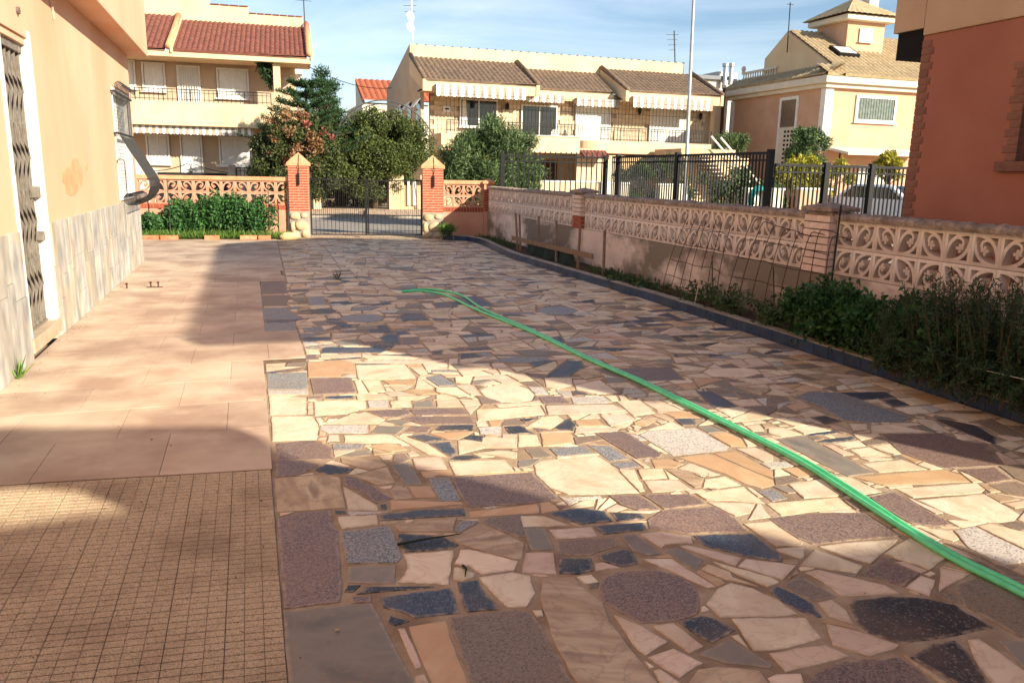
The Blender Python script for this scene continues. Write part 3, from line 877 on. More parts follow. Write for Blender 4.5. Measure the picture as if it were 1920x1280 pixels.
# doorway
B('door_jamb', M_WHITE, hs, (WX-.21,8.184,0.179,WX+.012,8.262,2.72), (WX-.21,7.24,0.179,WX+.010,7.316,2.72), bevel=0.004)
B('door_lintel', M_OCHRE, hs, (WX-.2,7.318,2.60,WX-.02,8.182,2.658))
B('door_sill', mat('sill_stone', L(196,172,146), L(178,152,124), scale=8, rough=0.7, bump=0.1), hs, (WX-.3,7.24,0.06,WX+.03,8.27,0.178), bevel=0.006)
dr = B('door', M_BROWN, hs, (WX-.20,7.318,0.18,WX-.16,8.182,2.598))
for k in range(4): B('door_panel', M_BROWN, dr, (WX-.165,7.36+0.22*k,0.3,WX-.148,7.52+0.22*k,2.5), bevel=0.005)
fg_y = [7.34+0.136*i for i in range(7)]
gt = B('folding_gate', M_GATEGREY, hs, (WX-.105,7.318,2.53,WX-.05,8.182,2.598)); B('bottom_rail', M_GATEGREY, gt, (WX-.10,7.318,0.18,WX-.06,8.182,0.20))
for yb in fg_y:
    B('gate_bar', M_GATEGREY, gt, (WX-.095,yb-.013,0.2,WX-.07,yb+.013,2.53))
for i in range(6):
    mb = MB()
    for k in range(4):
        z0 = 0.24+k*0.56
        mb.bar((WX-.066, fg_y[i], z0), (WX-.066, fg_y[i+1], z0+.28), .022, .004, (1,0,0)); mb.bar((WX-.060, fg_y[i+1], z0+.28), (WX-.060, fg_y[i], z0+.56), .022, .004, (1,0,0))
    mb.build('lattice_strip', M_GATEGREY, gt)
B('lock_box', M_GATEGREY, gt, (WX-.09,8.11,1.30,WX-.015,8.19,1.40), bevel=0.004); B('lock_box', M_GATEGREY, gt, (WX-.09,8.12,0.92,WX-.015,8.19,1.0), bevel=0.004)
# window with bulging grille
wn = B('window', M_WHITE, hs, (WX-.10,12.72,1.10,WX+.008,12.79,2.68), (WX-.10,14.28,1.10,WX+.008,14.35,2.68), (WX-.10,12.79,2.61,WX+.008,14.28,2.68), (WX-.10,12.79,1.10,WX+.03,14.28,1.15), bevel=0.004)
mb = MB()
for k in range(28): mb.cbox((WX-.075, 13.535, 1.175+k*.052), (.02, 1.48, .048), .006)
tag(mb.build('shutter_slats', mat('shutter_white', L(240,238,232), L(228,226,220), rough=0.45, bump=0), wn), kind='stuff')
gr = B('window_grille', M_GRILLE, hs, (WX+.03,12.62,2.60,WX+.055,14.42,2.625), (WX-.01,12.62,2.60,WX+.03,12.645,2.625), (WX+.03,12.62,2.03,WX+.055,14.42,2.055), (WX-.01,12.62,2.03,WX+.03,12.645,2.055), (WX+.36,12.85,1.40,WX+.38,14.25,1.42))
for k in range(12):
    yb = 12.84+k*0.125
    pf = [(WX+.085+.05*math.cos(t), 2.71+.05*math.sin(t)) for t in [R(a) for a in (-40,0,50,100,150,195)]]
    pf += [(WX+.042,2.62),(WX+.042,2.30),(WX+.042,2.06),(WX+.06,2.0),(WX+.20,1.75),(WX+.36,1.46),(WX+.395,1.38),(WX+.40,1.30),(WX+.37,1.20),(WX+.30,1.10),(WX+.20,1.035)]
    pf += [(WX+.115+.085*math.cos(R(a)), 1.115+.085*math.sin(R(a))) for a in (-80,-120,-160,-200,-240,-280,-320,-360,-400)]
    mb = MB(); mb.tube([(a, yb, b) for a, b in pf], 0.0066, 5); mb.build('grille_bar', M_GRILLE, gr, smooth=True)
mb = MB(); mb.tube([(WX+.10,12.7,1.15),(WX+.10,12.7,1.62)]+[(WX+.05+.05*math.cos(R(a)),12.7,1.64+.05*math.sin(R(a))) for a in (0,50,100,150,200)], 0.007, 5); mb.build('scroll', M_GREYIRON, gr, smooth=True)
mb = MB(); mb.tube([PX(94,-2,WX+.012), PX(99,20,WX+.012), PX(101,36,WX+.012)], 0.012, 6); mb.build('cable', mat('cable_grey', L(206,180,160)), hs)
mb = MB(); mb.lathe((0,0,0), [(0.03,-.012),(0.03,.012)], 10); o = mb.build('junction_disc', mat('disc_grey', L(120,104,96)), hs); o.rotation_euler = (0, R(90), 0); o.location = PX(34,20,WX+.012)-wloc(hs)

# ================================================================ lattice blocks
def band(mb, pts, t, y0, y1):
    n = len(pts); a = []; b = []
    for i in range(n):
        p0, p1 = pts[max(i-1,0)], pts[min(i+1,n-1)]; dx, dz = p1[0]-p0[0], p1[1]-p0[1]; l_ = math.hypot(dx, dz) or 1e-6
        nx, nz = -dz/l_*t/2, dx/l_*t/2; a.append((pts[i][0]+nx, pts[i][1]+nz)); b.append((pts[i][0]-nx, pts[i][1]-nz))
    vs = [(p[0],y0,p[1]) for p in a]+[(p[0],y0,p[1]) for p in b]+[(p[0],y1,p[1]) for p in a]+[(p[0],y1,p[1]) for p in b]
    fs = []
    for i in range(n-1):
        fs += [(i,i+1,n+i+1,n+i),(2*n+i,3*n+i,3*n+i+1,2*n+i+1),(i,2*n+i,2*n+i+1,i+1),(n+i,n+i+1,3*n+i+1,3*n+i)]
    fs += [(0,n,3*n,2*n),(n-1,3*n-1,4*n-1,2*n-1)]
    mb.add(vs, fs)
def lattice_mesh(w_, h_, m, flip=1, vert=1, d=0.10):
    mb = MB(); a, c = w_/2-.001, h_/2-.001; t = 0.029
    for bx_ in ((-a,-d/2,-c,-a+t,d/2,c), (a-t,-d/2,-c,a,d/2,c), (-a+t,-d/2,-c,a-t,d/2,-c+t), (-a+t,-d/2,c-t,a-t,d/2,c)): mb.box(*bx_)
    P = (-a+t*.6, -c+t*.6); Q = (a-t*.6, c-t*.6); L_ = math.hypot(Q[0]-P[0], Q[1]-P[1]); ux, uz = (Q[0]-P[0])/L_, (Q[1]-P[1])/L_
    for sg in (1, -1):
        pts = []
        for i in range(11):
            s = i/10; bow = sg*0.255*L_*math.sin(math.pi*s)**0.8
            pts.append((P[0]+ux*L_*s-uz*bow, P[1]+uz*L_*s+ux*bow))
        band(mb, pts, 0.030, -d/2+.004, d/2-.004)
    # curl and little cross inside the leaf
    cx, cz = 0.02*w_, -0.06*h_; pts = [(cx+.20*w_*math.cos(R(q)), cz-.02+.17*h_*math.sin(R(q))) for q in (-60,-100,-140,-180,-215,-250)]
    band(mb, pts, 0.023, -d/2+.006, d/2-.006)
    x0, z0 = pts[-1]; k = 0.025
    mb.box(x0-k*1.5,-d/2+.008,z0-k*.5,x0+k*1.5,d/2-.008,z0+k*.5); mb.box(x0-k*.5,-d/2+.009,z0-k*1.5,x0+k*.5,d/2-.009,z0+k*1.5)
    mb.v = [(flip*x, y, vert*z) for x, y, z in mb.v]
    me = mb.mesh('lattice_block', m)
    import bmesh
    bm = bmesh.new(); bm.from_mesh(me); bmesh.ops.recalc_face_normals(bm, faces=bm.faces); bm.to_mesh(me); bm.free()
    return me

M_SALMON = mat('salmon_paint', L(206,158,132), L(192,142,114), scale=2.5, rough=0.9, bump=0.2, bscale=60, c3=L(190,110,80), s3=1.2, f3=0.45)
M_PINKPAINT = mat('faded_pink_paint', L(244,232,222), L(228,212,200), scale=3, rough=0.92, bump=0.25, bscale=50, c3=L(170,146,128), s3=1.5, f3=0.6, p3=(0.42, 0.62))
M_PINKWALL = mat('stained_pink_wall', L(232,214,202), L(216,194,180), scale=1.6, rough=0.95, bump=0.3, bscale=40, c3=L(122,112,100), s3=0.7, f3=0.95, p3=(0.44, 0.56), stretch=(1,1,1.6))
M_REDBRICK = mat('red_brick', L(176,96,70), L(154,78,56), scale=14, rough=0.9, bump=0.4, bscale=80, vary=0.12)
M_PINKBRICK = mat('painted_brick', L(232,212,198), L(216,190,174), scale=12, rough=0.92, bump=0.35, bscale=70, vary=0.06)
M_MORT2 = mat('grey_mortar', L(214,172,142), L(196,150,120), scale=20, rough=1.0, bump=0.4)
M_CAP = mat('cap_render', L(232,164,124), L(216,146,106), scale=5, rough=0.9, bump=0.2, c3=L(190,120,84), s3=2.5, f3=0.4)
M_STONE = mat('field_stone', L(206,186,150), L(176,152,116), scale=6, rough=0.9, bump=0.4, bscale=30, vary=0.12)
M_ROUGHCAP = mat('rough_coping', L(176,156,140), L(138,120,106), scale=18, rough=1.0, bump=1.0, bscale=45, c3=L(96,84,74), s3=4.0, f3=0.6)

# ---------------------------------------------------------------- front wall and gate (local frame u, depth, z)
ua = math.atan(-0.15); FX = Matrix.Translation((2.64,19.25,0)) @ Matrix.Rotation(ua, 4, 'Z')
def FB(name, m, parent, *boxes, bevel=0.0):
    b = MB(FX)
    for x in boxes: b.box(*x)
    return b.build(name, m, parent, bevel=bevel)
def fobj(name, me, parent, u, d, z):
    p = FX @ Vector((u, d, z)); o = link(name, me, parent, p-wloc(parent)); o.rotation_euler = (0, 0, ua); return o
LA = lattice_mesh(0.295, 0.275, M_SALMON, 1); LB_ = lattice_mesh(0.295, 0.275, M_SALMON, -1); LC = lattice_mesh(0.295, 0.275, M_SALMON, 1, -1); LD = lattice_mesh(0.295, 0.275, M_SALMON, -1, -1)
def front_wall(label, u0, u1, nb):
    r_ = thing('lattice_wall', label, 'wall', FX @ Vector((u0, .18, 0)), 'low lattice walls beside the street gate')
    FB('base_wall', M_SALMON, r_, (u0,.12,0,u1,.24,.64))
    mb = MB(FX); n = int((u1-u0)/0.066)
    for i in range(n): mb.cbox((u0+(i+.5)*(u1-u0)/n, .18, .695), (.058, .132, .104), .004)
    tag(mb.build('brick_course', M_REDBRICK, r_), kind='stuff')
    FB('mortar_bed', M_MORT2, r_, (u0,.13,.642,u1,.23,.748))
    w_ = (u1-u0)/nb
    for i in range(nb):
        for j in range(2):
            me = (LA, LB_, LC, LD)[(i % 2)+2*j]; o = fobj('lattice_block', me, r_, u0+(i+.5)*w_, .18, .75+.2775*(j+.5)); o.scale.x = w_/0.295
    FB('coping', M_CAP, r_, (u0,.09,1.307,u1,.27,1.40), bevel=0.008)
    return r_
front_wall('long salmon lattice block wall behind the green bush, left of the gate', -5.45, -1.765, 12)
front_wall('short salmon lattice wall half in shade, right of the gate', 1.885, 2.87, 4)
def brick_mesh(a, b, c, m):
    mb = MB(); mb.cbox((0,0,0), (a,b,c), .004); return mb.mesh('brick', m)
BR_L = brick_mesh(.213,.105,.047,M_REDBRICK); BR_H = brick_mesh(.103,.105,.047,M_REDBRICK); BR_S = brick_mesh(.105,.24,.047,M_REDBRICK)
def boulder(name, m, parent, c, r, seed):
    q = random.Random(seed); mb = MB(); n, k = 10, 7; vs = []
    for i in range(k+1):
        th = math.pi*i/k
        for j in range(n):
            ph = 2*math.pi*j/n; s = 1+q.uniform(-.12,.12)
            sx = math.copysign(abs(math.cos(ph))**.7, math.cos(ph)); sy = math.copysign(abs(math.sin(ph))**.7, math.sin(ph))
            vs.append((c[0]+r[0]*s*math.sin(th)**.7*sx, c[1]+r[1]*s*math.sin(th)**.7*sy, c[2]+r[2]*math.cos(th)*s))
    mb.add(vs, [(i*n+j, i*n+(j+1)%n, (i+1)*n+(j+1)%n, (i+1)*n+j) for i in range(k) for j in range(n)])
    return mb.build(name, m, parent, smooth=True)
def pillar(label, u0, w_):
    r_ = thing('gate_pillar', label, 'pillar', FX @ Vector((u0+w_/2, .22, 0)), 'brick pillars either side of the street gate'); D = 0.45
    FB('core', M_MORT2, r_, (u0+.004,.004,0.0,u0+w_-.004,D-.004,1.66))
    FB('stone_base', M_CONC, r_, (u0,0,0,u0+w_,D,.62), bevel=0.02)
    q = random.Random(int(u0*100))
    for (a, b, rx, rz) in ((.13,.50,.13,.09),(.33,.52,.09,.07),(.27,.28,.16,.12),(.06,.26,.06,.13),(.12,.08,.11,.07),(.34,.08,.09,.08)):
        p = FX @ Vector((u0+a*w_/.45, .02, b)); boulder('field_stone', M_STONE, r_, p, (rx, .06, rz), q.randint(0, 999))
    z = .645; row = 0
    while z < 1.65:
        s = w_/.45
        if row % 2 == 0: fr = [(.1125,BR_L),(.3375,BR_L)]
        else: fr = [(.0575,BR_H),(.225,BR_L),(.3925,BR_H)]
        for a, me in fr:
            for d in (.0525, D-.0525):
                o = fobj('brick', me, r_, u0+a*s, d, z); o.scale.x = s
        for a in (.0535, .45-.0535): fobj('brick', BR_S, r_, u0+a*s, D/2, z)
        z += .0605; row += 1
    c = MB(FX); e = .03; A = [(u0-e,-e),(u0+w_+e,-e),(u0+w_+e,D+e),(u0-e,D+e)]
    c.add([(*p, 1.665) for p in A]+[(*p, 1.735) for p in A]+[(u0+w_/2, D/2, 1.985)], [(3,2,1,0),(0,1,5,4),(1,2,6,5),(2,3,7,6),(3,0,4,7),(4,5,8),(5,6,8),(6,7,8),(7,4,8)])
    c.build('cap', M_CAP, r_, bevel=0.006)
    c = MB(FX); m_ = u0+w_/2+.02; c.tube([(m_,.15,1.93),(m_,-.045,1.73),(m_,-.045,1.66),(m_,-.02,1.60),(m_-.01,-.02,1.5)], .008, 5); c.build('cable', M_IRON, r_)
    FB('lamp_socket', M_IRON, r_, (m_-.025,-.06,1.23,m_+.012,-.005,1.50), bevel=0.005)
pillar('left brick gate pillar with pointed cap, next to the bougainvillea', -1.765, .455)
pillar('right brick gate pillar with pointed cap, next to the oleander', 1.37, .505)
r_ = thing('corner_post', 'small salmon capped post where the front and side walls meet', 'post', FX @ Vector((3.0,.15,0)))
FB('shaft', M_SALMON, r_, (2.875,.06,0,3.105,.30,1.33))
c = MB(FX); A = [(2.84,.02),(3.14,.02),(3.14,.34),(2.84,.34)]
c.add([(*p, 1.332) for p in A]+[(*p, 1.39) for p in A]+[(2.99,.18,1.45)], [(3,2,1,0),(0,1,5,4),(1,2,6,5),(2,3,7,6),(3,0,4,7),(4,5,8),(5,6,8),(6,7,8),(7,4,8)]); c.build('cap', M_CAP, r_)
for i in range(18): fobj('brick', BR_H, r_, 2.93 if i % 2 else 3.05, .095, .69+.0605*(i//2)+.0)
def gate_leaf(label, u0, u1, lock):
    r_ = thing('gate_leaf', label, 'gate', FX @ Vector(((u0+u1)/2, .2, .04)), 'two iron gate leaves')
    st = .055 if lock else .03
    FB('frame', M_IRON, r_, (u0,.185,.05,u0+.03,.215,1.38), (u1-st,.18,.05,u1,.22,1.40), (u0+.03,.19,1.35,u1-st,.21,1.375), (u0+.03,.19,.05,u1-st,.21,.075), (u0+.03,.19,.52,u1-st,.21,.54))
    n = int((u1-u0-.06)/.098)
    for i in range(1, n+1):
        u = u0+.03+(u1-u0-.06)*i/(n+1); b = MB(FX); b.tube([(u,.2,.06),(u,.2,1.37)], .0065, 6); b.build('bar', M_IRON, r_)
    for i in range(n+1):
        u = u0+.03+(u1-u0-.06)*(i+.5)/(n+1); b = MB(FX); b.tube([(u,.2,.53),(u,.2,1.36)], .004, 5); b.build('thin_bar', M_IRON, r_)
    b = MB(FX); k = 14; s = 1 if lock else -1
    pts = [(u0+(u1-u0)*i/k, .2, 1.385+.055*((i/k) if lock else 1-i/k)**1.5+.012*math.sin(i*1.9)) for i in range(k+1)]
    b.tube(pts, .006, 5); b.build('top_scroll', M_IRON, r_)
    if lock:
        FB('lock', M_IRON, r_, (u1-.10,.16,.50,u1-.005,.235,.64), bevel=0.006); b = MB(FX); b.tube([(u1-.12,.15,.60),(u1-.22,.15,.60)], .01, 6); b.build('handle', M_IRON, r_)
gate_leaf('left leaf of the black iron gate, carrying the lock', -1.295, .045, True)
gate_leaf('right leaf of the black iron gate', .055, 1.36, False)

# ================================================================ garden wall on the right
GX = 5.55
gw = thing('garden_wall', 'long faded pink lattice block wall along the planting bed', 'wall', (GX, 10, 0))
B('base_wall', M_PINKWALL, gw, (GX,-3,0,GX+.16,18.75,.665))
LP = [lattice_mesh(0.27, 0.265, M_PINKPAINT, f, v, .11) for v in (1, -1) for f in (1, -1)]
POSTS = [(6.52,6.9), (12.82,13.2)]
def runs():
    out = []
    for y0, y1 in ((1.5,6.51), (6.91,12.81), (13.21,18.72)):
        n = round((y1-y0)/.27); out.append((y0, y1, n))
    return out
for y0, y1, n in runs():
    for i in range(n):
        for j in range(2):
            me = LP[(i % 2)+2*j] if not (j == 0 and i % 7 == 3) else LP[(i+1) % 2]
            if rg.random() < .1: me = rg.choice(LP)
            o = link('lattice_block', me, gw, Vector((GX+.07, y0+(i+.5)*(y1-y0)/n, .668+.268*(j+.5)))-wloc(gw)); o.rotation_euler = (R(rg.gauss(0,.4)), 0, R(-90)); o.scale.x = (y1-y0)/n/.27
# rough coping, worn along its top
mb = MB()
for y0, y1, n in runs():
    k = int((y1-y0)/.04); vs = []; prof = [(-.03,0),(-.035,.03),(-.02,.055),(.05,.07),(.14,.065),(.18,.04),(.175,0)]
    for i in range(k+1):
        y = y0+(y1-y0)*i/k
        for a, z in prof: vs.append((GX+a+rg.gauss(0,.004), y, 1.206+z+(rg.gauss(0,.007) if z > 0 else 0)))
    m_ = len(prof)
    mb.add(vs, [(i*m_+j, i*m_+j+1, (i+1)*m_+j+1, (i+1)*m_+j) for i in range(k) for j in range(m_-1)]+[tuple(range(m_)), tuple(range(k*m_,(k+1)*m_))])
mb.build('coping', M_ROUGHCAP, gw)
PB = brick_mesh(.19,.10,.062,M_PINKBRICK); PB2 = brick_mesh(.09,.10,.062,M_PINKBRICK); RB = brick_mesh(.19,.10,.062,M_REDBRICK)
for pi, (y0, y1) in enumerate(POSTS):
    B('post_core', M_PINKWALL, gw, (GX-.035,y0+.01,.0,GX+.2,y1-.01,1.28))
    z = .70; row = 0
    while z < 1.28:
        red = pi == 1 and z < .86
        for a in ((.095,.285) if row % 2 else (.05,.19,.33)):
            me = (RB if red else PB) if (row % 2 or a == .19) else (PB2 if not red else RB)
            o = link('brick', me, gw, Vector((GX-.05+.03+(.012 if red else 0), y0+a, z))-wloc(gw)); o.rotation_euler = (0,0,R(-90))
            if me in (RB,) and not row % 2 and a != .19: o.scale.x = .47
        z += .073; row += 1
    yc = (y0+y1)/2; b = MB(); A = [(GX-.10,yc-.23),(GX+.26,yc-.23),(GX+.26,yc+.23),(GX-.10,yc+.23)]
    b.add([(*p,1.285) for p in A]+[(*p,1.325) for p in A]+[(GX+.08,yc,1.375)], [(3,2,1,0),(0,1,5,4),(1,2,6,5),(2,3,7,6),(3,0,4,7),(4,5,8),(5,6,8),(6,7,8),(7,4,8)]); b.build('post_cap', M_ROUGHCAP, gw, bevel=0.008)

# ================================================================ kerb, planting bed
M_KTILE = mat('blue_glazed_tile', L(44,66,96), L(34,52,80), scale=8, rough=0.25, bump=0.04, vary=0.25, spec=0.5, c3=L(84,80,72), s3=5, f3=0.3)
KP = [(4.93,1.4),(4.93,4),(4.93,6.5),(4.92,9),(4.81,11.5),(4.72,14.2),(4.84,15.8),(4.98,17.0),(4.98,17.7),(4.85,18.2),(4.5,18.45),(4.28,18.5)]
def resample(P, step):
    P = [Vector(p) for p in P]; out = [P[0]]; acc = 0
    for a, b in zip(P, P[1:]):
        l_ = (b-a).length; d = step-acc
        while d < l_: out.append(a+(b-a)*(d/l_)); d += step
        acc = l_-(d-step)
    return out
kp = resample(KP, .205)
bed = sheet('planting_bed', [(p[0]+.05, p[1]) for p in KP[:-1]]+[(4.4,18.8),(5.62,18.6),(5.62,1.4)], 0.075, M_SOIL)
kerb = tag(link('kerb', None), kind='structure')
vs = []; kn = []
for i, p in enumerate(kp):
    d = (kp[min(i+1,len(kp)-1)]-kp[max(i-1,0)]).normalized(); nrm = Vector((d.y, -d.x)); kn.append(nrm)
    a = p+nrm*.008; b = p+nrm*.11
    vs += [(a.x,a.y,-.05),(a.x,a.y,.117),(b.x,b.y,.121),(b.x,b.y,-.05)]
mb = MB(); mb.add(vs, [(i*4+j, i*4+(j+1)%4, (i+1)*4+(j+1)%4, (i+1)*4+j) for i in range(len(kp)-1) for j in range(4)]+[(0,1,2,3), tuple(range(len(vs)-4,len(vs)))])
bpy.data.objects.remove(kerb); kerb = tag(mb.build('kerb', M_CONC), kind='structure')
for i in range(len(kp)-1):
    p, q = kp[i], kp[i+1]; d = (q-p).normalized(); nr = Vector((d.y,-d.x)); b = MB(); e = .002
    o_ = [(p+d*e-nr*.004), (q-d*e-nr*.004), (q-d*e+nr*.009), (p+d*e+nr*.009)]
    b.prism([(v.x,v.y) for v in o_], -.02, .110+rg.uniform(-.001,.001)); b.build('kerb_tile', M_KTILE, kerb)

# ================================================================ things lying and growing in the yard
M_HOSE = mat('green_hose', L(112,228,168), L(92,214,150), scale=20, rough=0.35, bump=0.03, spec=0.5)
hp = [(765,546),(800,544),(850,553),(900,580),(1000,622),(1100,670),(1200,714),(1300,763),(1400,811),(1500,862),(1600,925),(1700,990),(1800,1050),(1920,1110),(2100,1210)]
hc = [G(u, v, .02) for u, v in hp]
def smooth(P, n=5):
    out = []; P = [P[0]*2-P[1]]+list(P)+[P[-1]*2-P[-2]]
    for i in range(1, len(P)-2):
        for k in range(n):
            t = k/n; a, b, c, d = P[i-1], P[i], P[i+1], P[i+2]
            out.append(0.5*((2*b)+(c-a)*t+(2*a-5*b+4*c-d)*t*t+(3*b-a-3*c+d)*t**3))
    out.append(P[-2]); return out
sideL = []; sideR = []
for i, p in enumerate(hc):
    d = (hc[min(i+1,len(hc)-1)]-hc[max(i-1,0)]).normalized(); nr = Vector((d.y,-d.x,0)); w_ = .085 if i == 1 else (.10 if i == 2 else (.045 if i == 3 else .0175))
    sideL.append(p+nr*w_*(0 if i == 0 else 1)); sideR.append(p-nr*w_*(0 if i == 0 else 1)+Vector((0,0,.004*math.sin(i*2.1))))
hpath = smooth(sideL[::-1]+[sideL[0]+Vector((-.06,.02,0))]+sideR[1:], 6)
mb = MB(); mb.tube(hpath, .0145, 9); o = mb.build('garden_hose', M_HOSE, smooth=True); tag(o, 'doubled bright green garden hose lying across the stone paving', 'hose')

# wooden stakes, rail, tarp
SX = 5.10
for i, (u0, v0, u1, v1, w_) in enumerate(((967,400,971,472,.045),(974,402,976,471,.03),(1010,406,1010,452,.045),(1043,414,1043,495,.05),(1088,422,1083,506,.05),(1134,432,1131,520,.045))):
    p = PX(u1, v1, SX); q = PX(u0, v0, SX+.05); b = MB(); b.bar(p-Vector((0,0,.06)), q, w_, .03, (1,0,0)); o = b.build('wooden_stake', M_WOOD)
    tag(o, ('weathered stake farthest along the bed, by the pillar end','thin stake right beside the farthest one','short stake behind the dark green tarp','stake crossing in front of the dark green tarp','tall stake against the brick post, at the tarp end','nearest wooden stake, beyond the end of the tarp')[i], 'stake', 'wooden stakes in the planting bed')
b = MB(); b.bar(PX(960,446,SX-.03), PX(1112,481,SX-.03), .085, .02, (1,0,0)); tag(b.build('wooden_rail', M_WOOD), 'weathered board nailed across the stakes above the tarp', 'board')
M_TARP = mat('dark_green_tarp', L(22,44,34), L(14,32,24), scale=6, rough=0.7, bump=0.5, bscale=14)
vs = []; nx_, nz_ = 22, 8
tl, tr_, br, bl = PX(988,450,SX+.04), PX(1072,468,SX+.04), PX(1076,504,SX+.02), PX(987,484,SX+.02)
for i in range(nx_+1):
    for j in range(nz_+1):
        a, c_ = i/nx_, j/nz_; p = tl.lerp(tr_, a).lerp(bl.lerp(br, a), c_); p.x += .025*math.sin(a*19+c_*2)+.012*math.sin(a*43+c_*7); p.z += .01*math.sin(a*13)*(1-c_)-(.05*c_); vs.append(tuple(p))
mb = MB(); mb.add(vs, [(i*(nz_+1)+j, (i+1)*(nz_+1)+j, (i+1)*(nz_+1)+j+1, i*(nz_+1)+j+1) for i in range(nx_) for j in range(nz_)])
o = mb.build('tarp', M_TARP, smooth=True); sm = o.modifiers.new('thick', 'SOLIDIFY'); sm.thickness = .006; tag(o, 'dark green tarp stretched behind the wooden stakes', 'tarp')

# rusty reinforcing mesh leaning on the wall
def mesh_panel(label, c0, c1, c2, c3, nv, nh, arch=0.0, seed=1):
    """corners: bottom far, bottom near, top near, top far"""
    q = random.Random(seed); r_ = thing('rebar_mesh', label, 'mesh', c0, 'rusty mesh panels on the wall')
    for i in range(nv):
        a = i/(nv-1); p = c0.lerp(c1, a); t = c3.lerp(c2, a)+Vector((0,q.gauss(0,.03),q.gauss(0,.03)))
        m_ = p.lerp(t, .5)+Vector((-.04,0,0)); b = MB()
        pts = [p-Vector((0,0,.05)), m_, t]
        if arch: pts += [t+Vector((.03,-.10,.05)), t+Vector((.05,-.25,.02))]
        b.tube(smooth([Vector(x) for x in pts], 4), .0045, 5); b.build('wire', M_RUST, r_)
    for j in range(nh):
        c_ = (j+.4)/nh; b = MB(); pts = [c0.lerp(c3, c_).lerp(c1.lerp(c2, c_), k/6)+Vector((-.045*math.sin(c_*3.1),0,q.gauss(0,.008))) for k in range(7)]
        b.tube(pts, .0045, 5); b.build('wire', M_RUST, r_)
mesh_panel('rusty wire mesh leaning on the pink wall, farther panel', PX(1237,553,5.12), PX(1340,590,5.12), PX(1372,418,5.5), PX(1290,410,5.5), 7, 5, 0, 3)
mesh_panel('arched rusty wire mesh by the brick post, nearer panel', PX(1352,598,5.12), PX(1545,650,5.12), PX(1560,455,5.44), PX(1410,428,5.44), 8, 5, 1, 8)
for i, (a, b_, r__, l_) in enumerate((((1545,640),(1577,385),.009,'dark iron rod leaning against the brick post'),((1338,600),(1335,480),.007,'upright thin rusty rod among the mesh'),((1455,650),(1450,500),.007,'rusty rod standing in front of the arched mesh'))):
    b = MB(); b.tube([PX(*a,5.2)-Vector((0,0,.08)), PX(*b_,5.46)], r__, 6); tag(b.build('iron_rod', M_IRON if i == 0 else M_RUST), l_, 'rod')
b = MB(); b.tube([PX(1300,577,5.05)-Vector((0,0,.05)), PX(1316,505,5.12)], .008, 6); tag(b.build('cane', mat('pale_cane', L(206,190,160))), 'pale cane leaning in the bed by the wire mesh', 'cane')

# ---------------------------------------------------------------- plants
LF_DK = leafmat('dark_leaf', L(34,58,36), L(62,92,54)); LF_MINT = leafmat('mint_leaf', L(34,66,38), L(70,112,58)); LF_ROSE = leafmat('rosemary_leaf', L(36,62,40), L(74,98,64))
LF_BUSH = leafmat('bush_leaf', L(42,80,42), L(82,126,66)); LF_GRASS = leafmat('grass_blade', L(64,104,40), L(120,150,66)); LF_TOM = leafmat('tomato_leaf', L(46,70,42), L(84,108,62))
M_STEM = mat('green_stem', L(74,92,52), L(92,84,58), scale=20, rough=0.8, bump=0.1); M_BARK = mat('bark', L(96,78,62), L(70,56,46), scale=18, rough=0.95, bump=0.6, bscale=40, stretch=(1,1,.3))
def leafy_plant(name, label, cat, stems, lm, lsize, per, spread, stemr=.006, group=None, aspect=.5, up=.25, sm=None):
    """stems: list of (base, top); leaves gather along the upper part of each stem"""
    b0 = Vector(stems[0][0]); r_ = thing(name, label, cat, (sum(s[0][0] for s in stems)/len(stems), sum(s[0][1] for s in stems)/len(stems), min(s[0][2] for s in stems)), group)
    mb = MB(); pos = []
    for p, t in stems:
        p = Vector(p); t = Vector(t); m_ = p.lerp(t, .5)+Vector((random.uniform(-.1,.1),random.uniform(-.1,.1),0))*(t-p).length; mb.tube([p-Vector((0,0,.05)), p.lerp(m_,.5), m_, m_.lerp(t,.5), t], [stemr,stemr*.9,stemr*.75,stemr*.55,stemr*.3], 5)
        s = RNG.uniform(.18, 1.02, per)**.8
        a = np.array(p)[None]*(1-s[:,None])+np.array(t)[None]*s[:,None]
        bend = (np.array(m_)-np.array(p.lerp(t,.5)))[None]*(4*s*(1-s))[:,None]
        pos.append(a+bend+RNG.normal(size=(per,3))*spread*(1.15-.6*s)[:,None])
    mb.build('stem', sm or M_STEM, r_); pos = np.concatenate(pos); pos[:,2] = np.maximum(pos[:,2], b0.z+.0)
    leaves('foliage', lm, r_, pos, lsize, aspect, up); return r_
# bush in front of the left front wall (several plants grown together: one row, four bushes)
for i, (xa, xb, h_) in enumerate(((-2.3,-1.65,.42),(-1.62,-.95,.70),(-.95,-.25,.84),(-.25,.45,.76))):
    st = []
    for k in range(17):
        x = random.uniform(xa, xb); yb = 19.70-.15*(x-2.64)*0+random.uniform(-.25,.18)-.15*(x+.8)*.6
        st.append(((x, yb, .06), (x+random.uniform(-.14,.14), yb+random.uniform(-.22,.1), .06+h_*random.uniform(.72,1.12))))
    leafy_plant('broad_bean_plant', ('low leafy plant at the house corner end of the wall bed','left of the three tall leafy plants before the lattice wall','tallest middle leafy plant before the lattice wall','leafy green plant nearest the left gate pillar')[i], 'plant', st, LF_BUSH, .085, 210, .075, .008, 'leafy plants along the front wall', .5, .5)
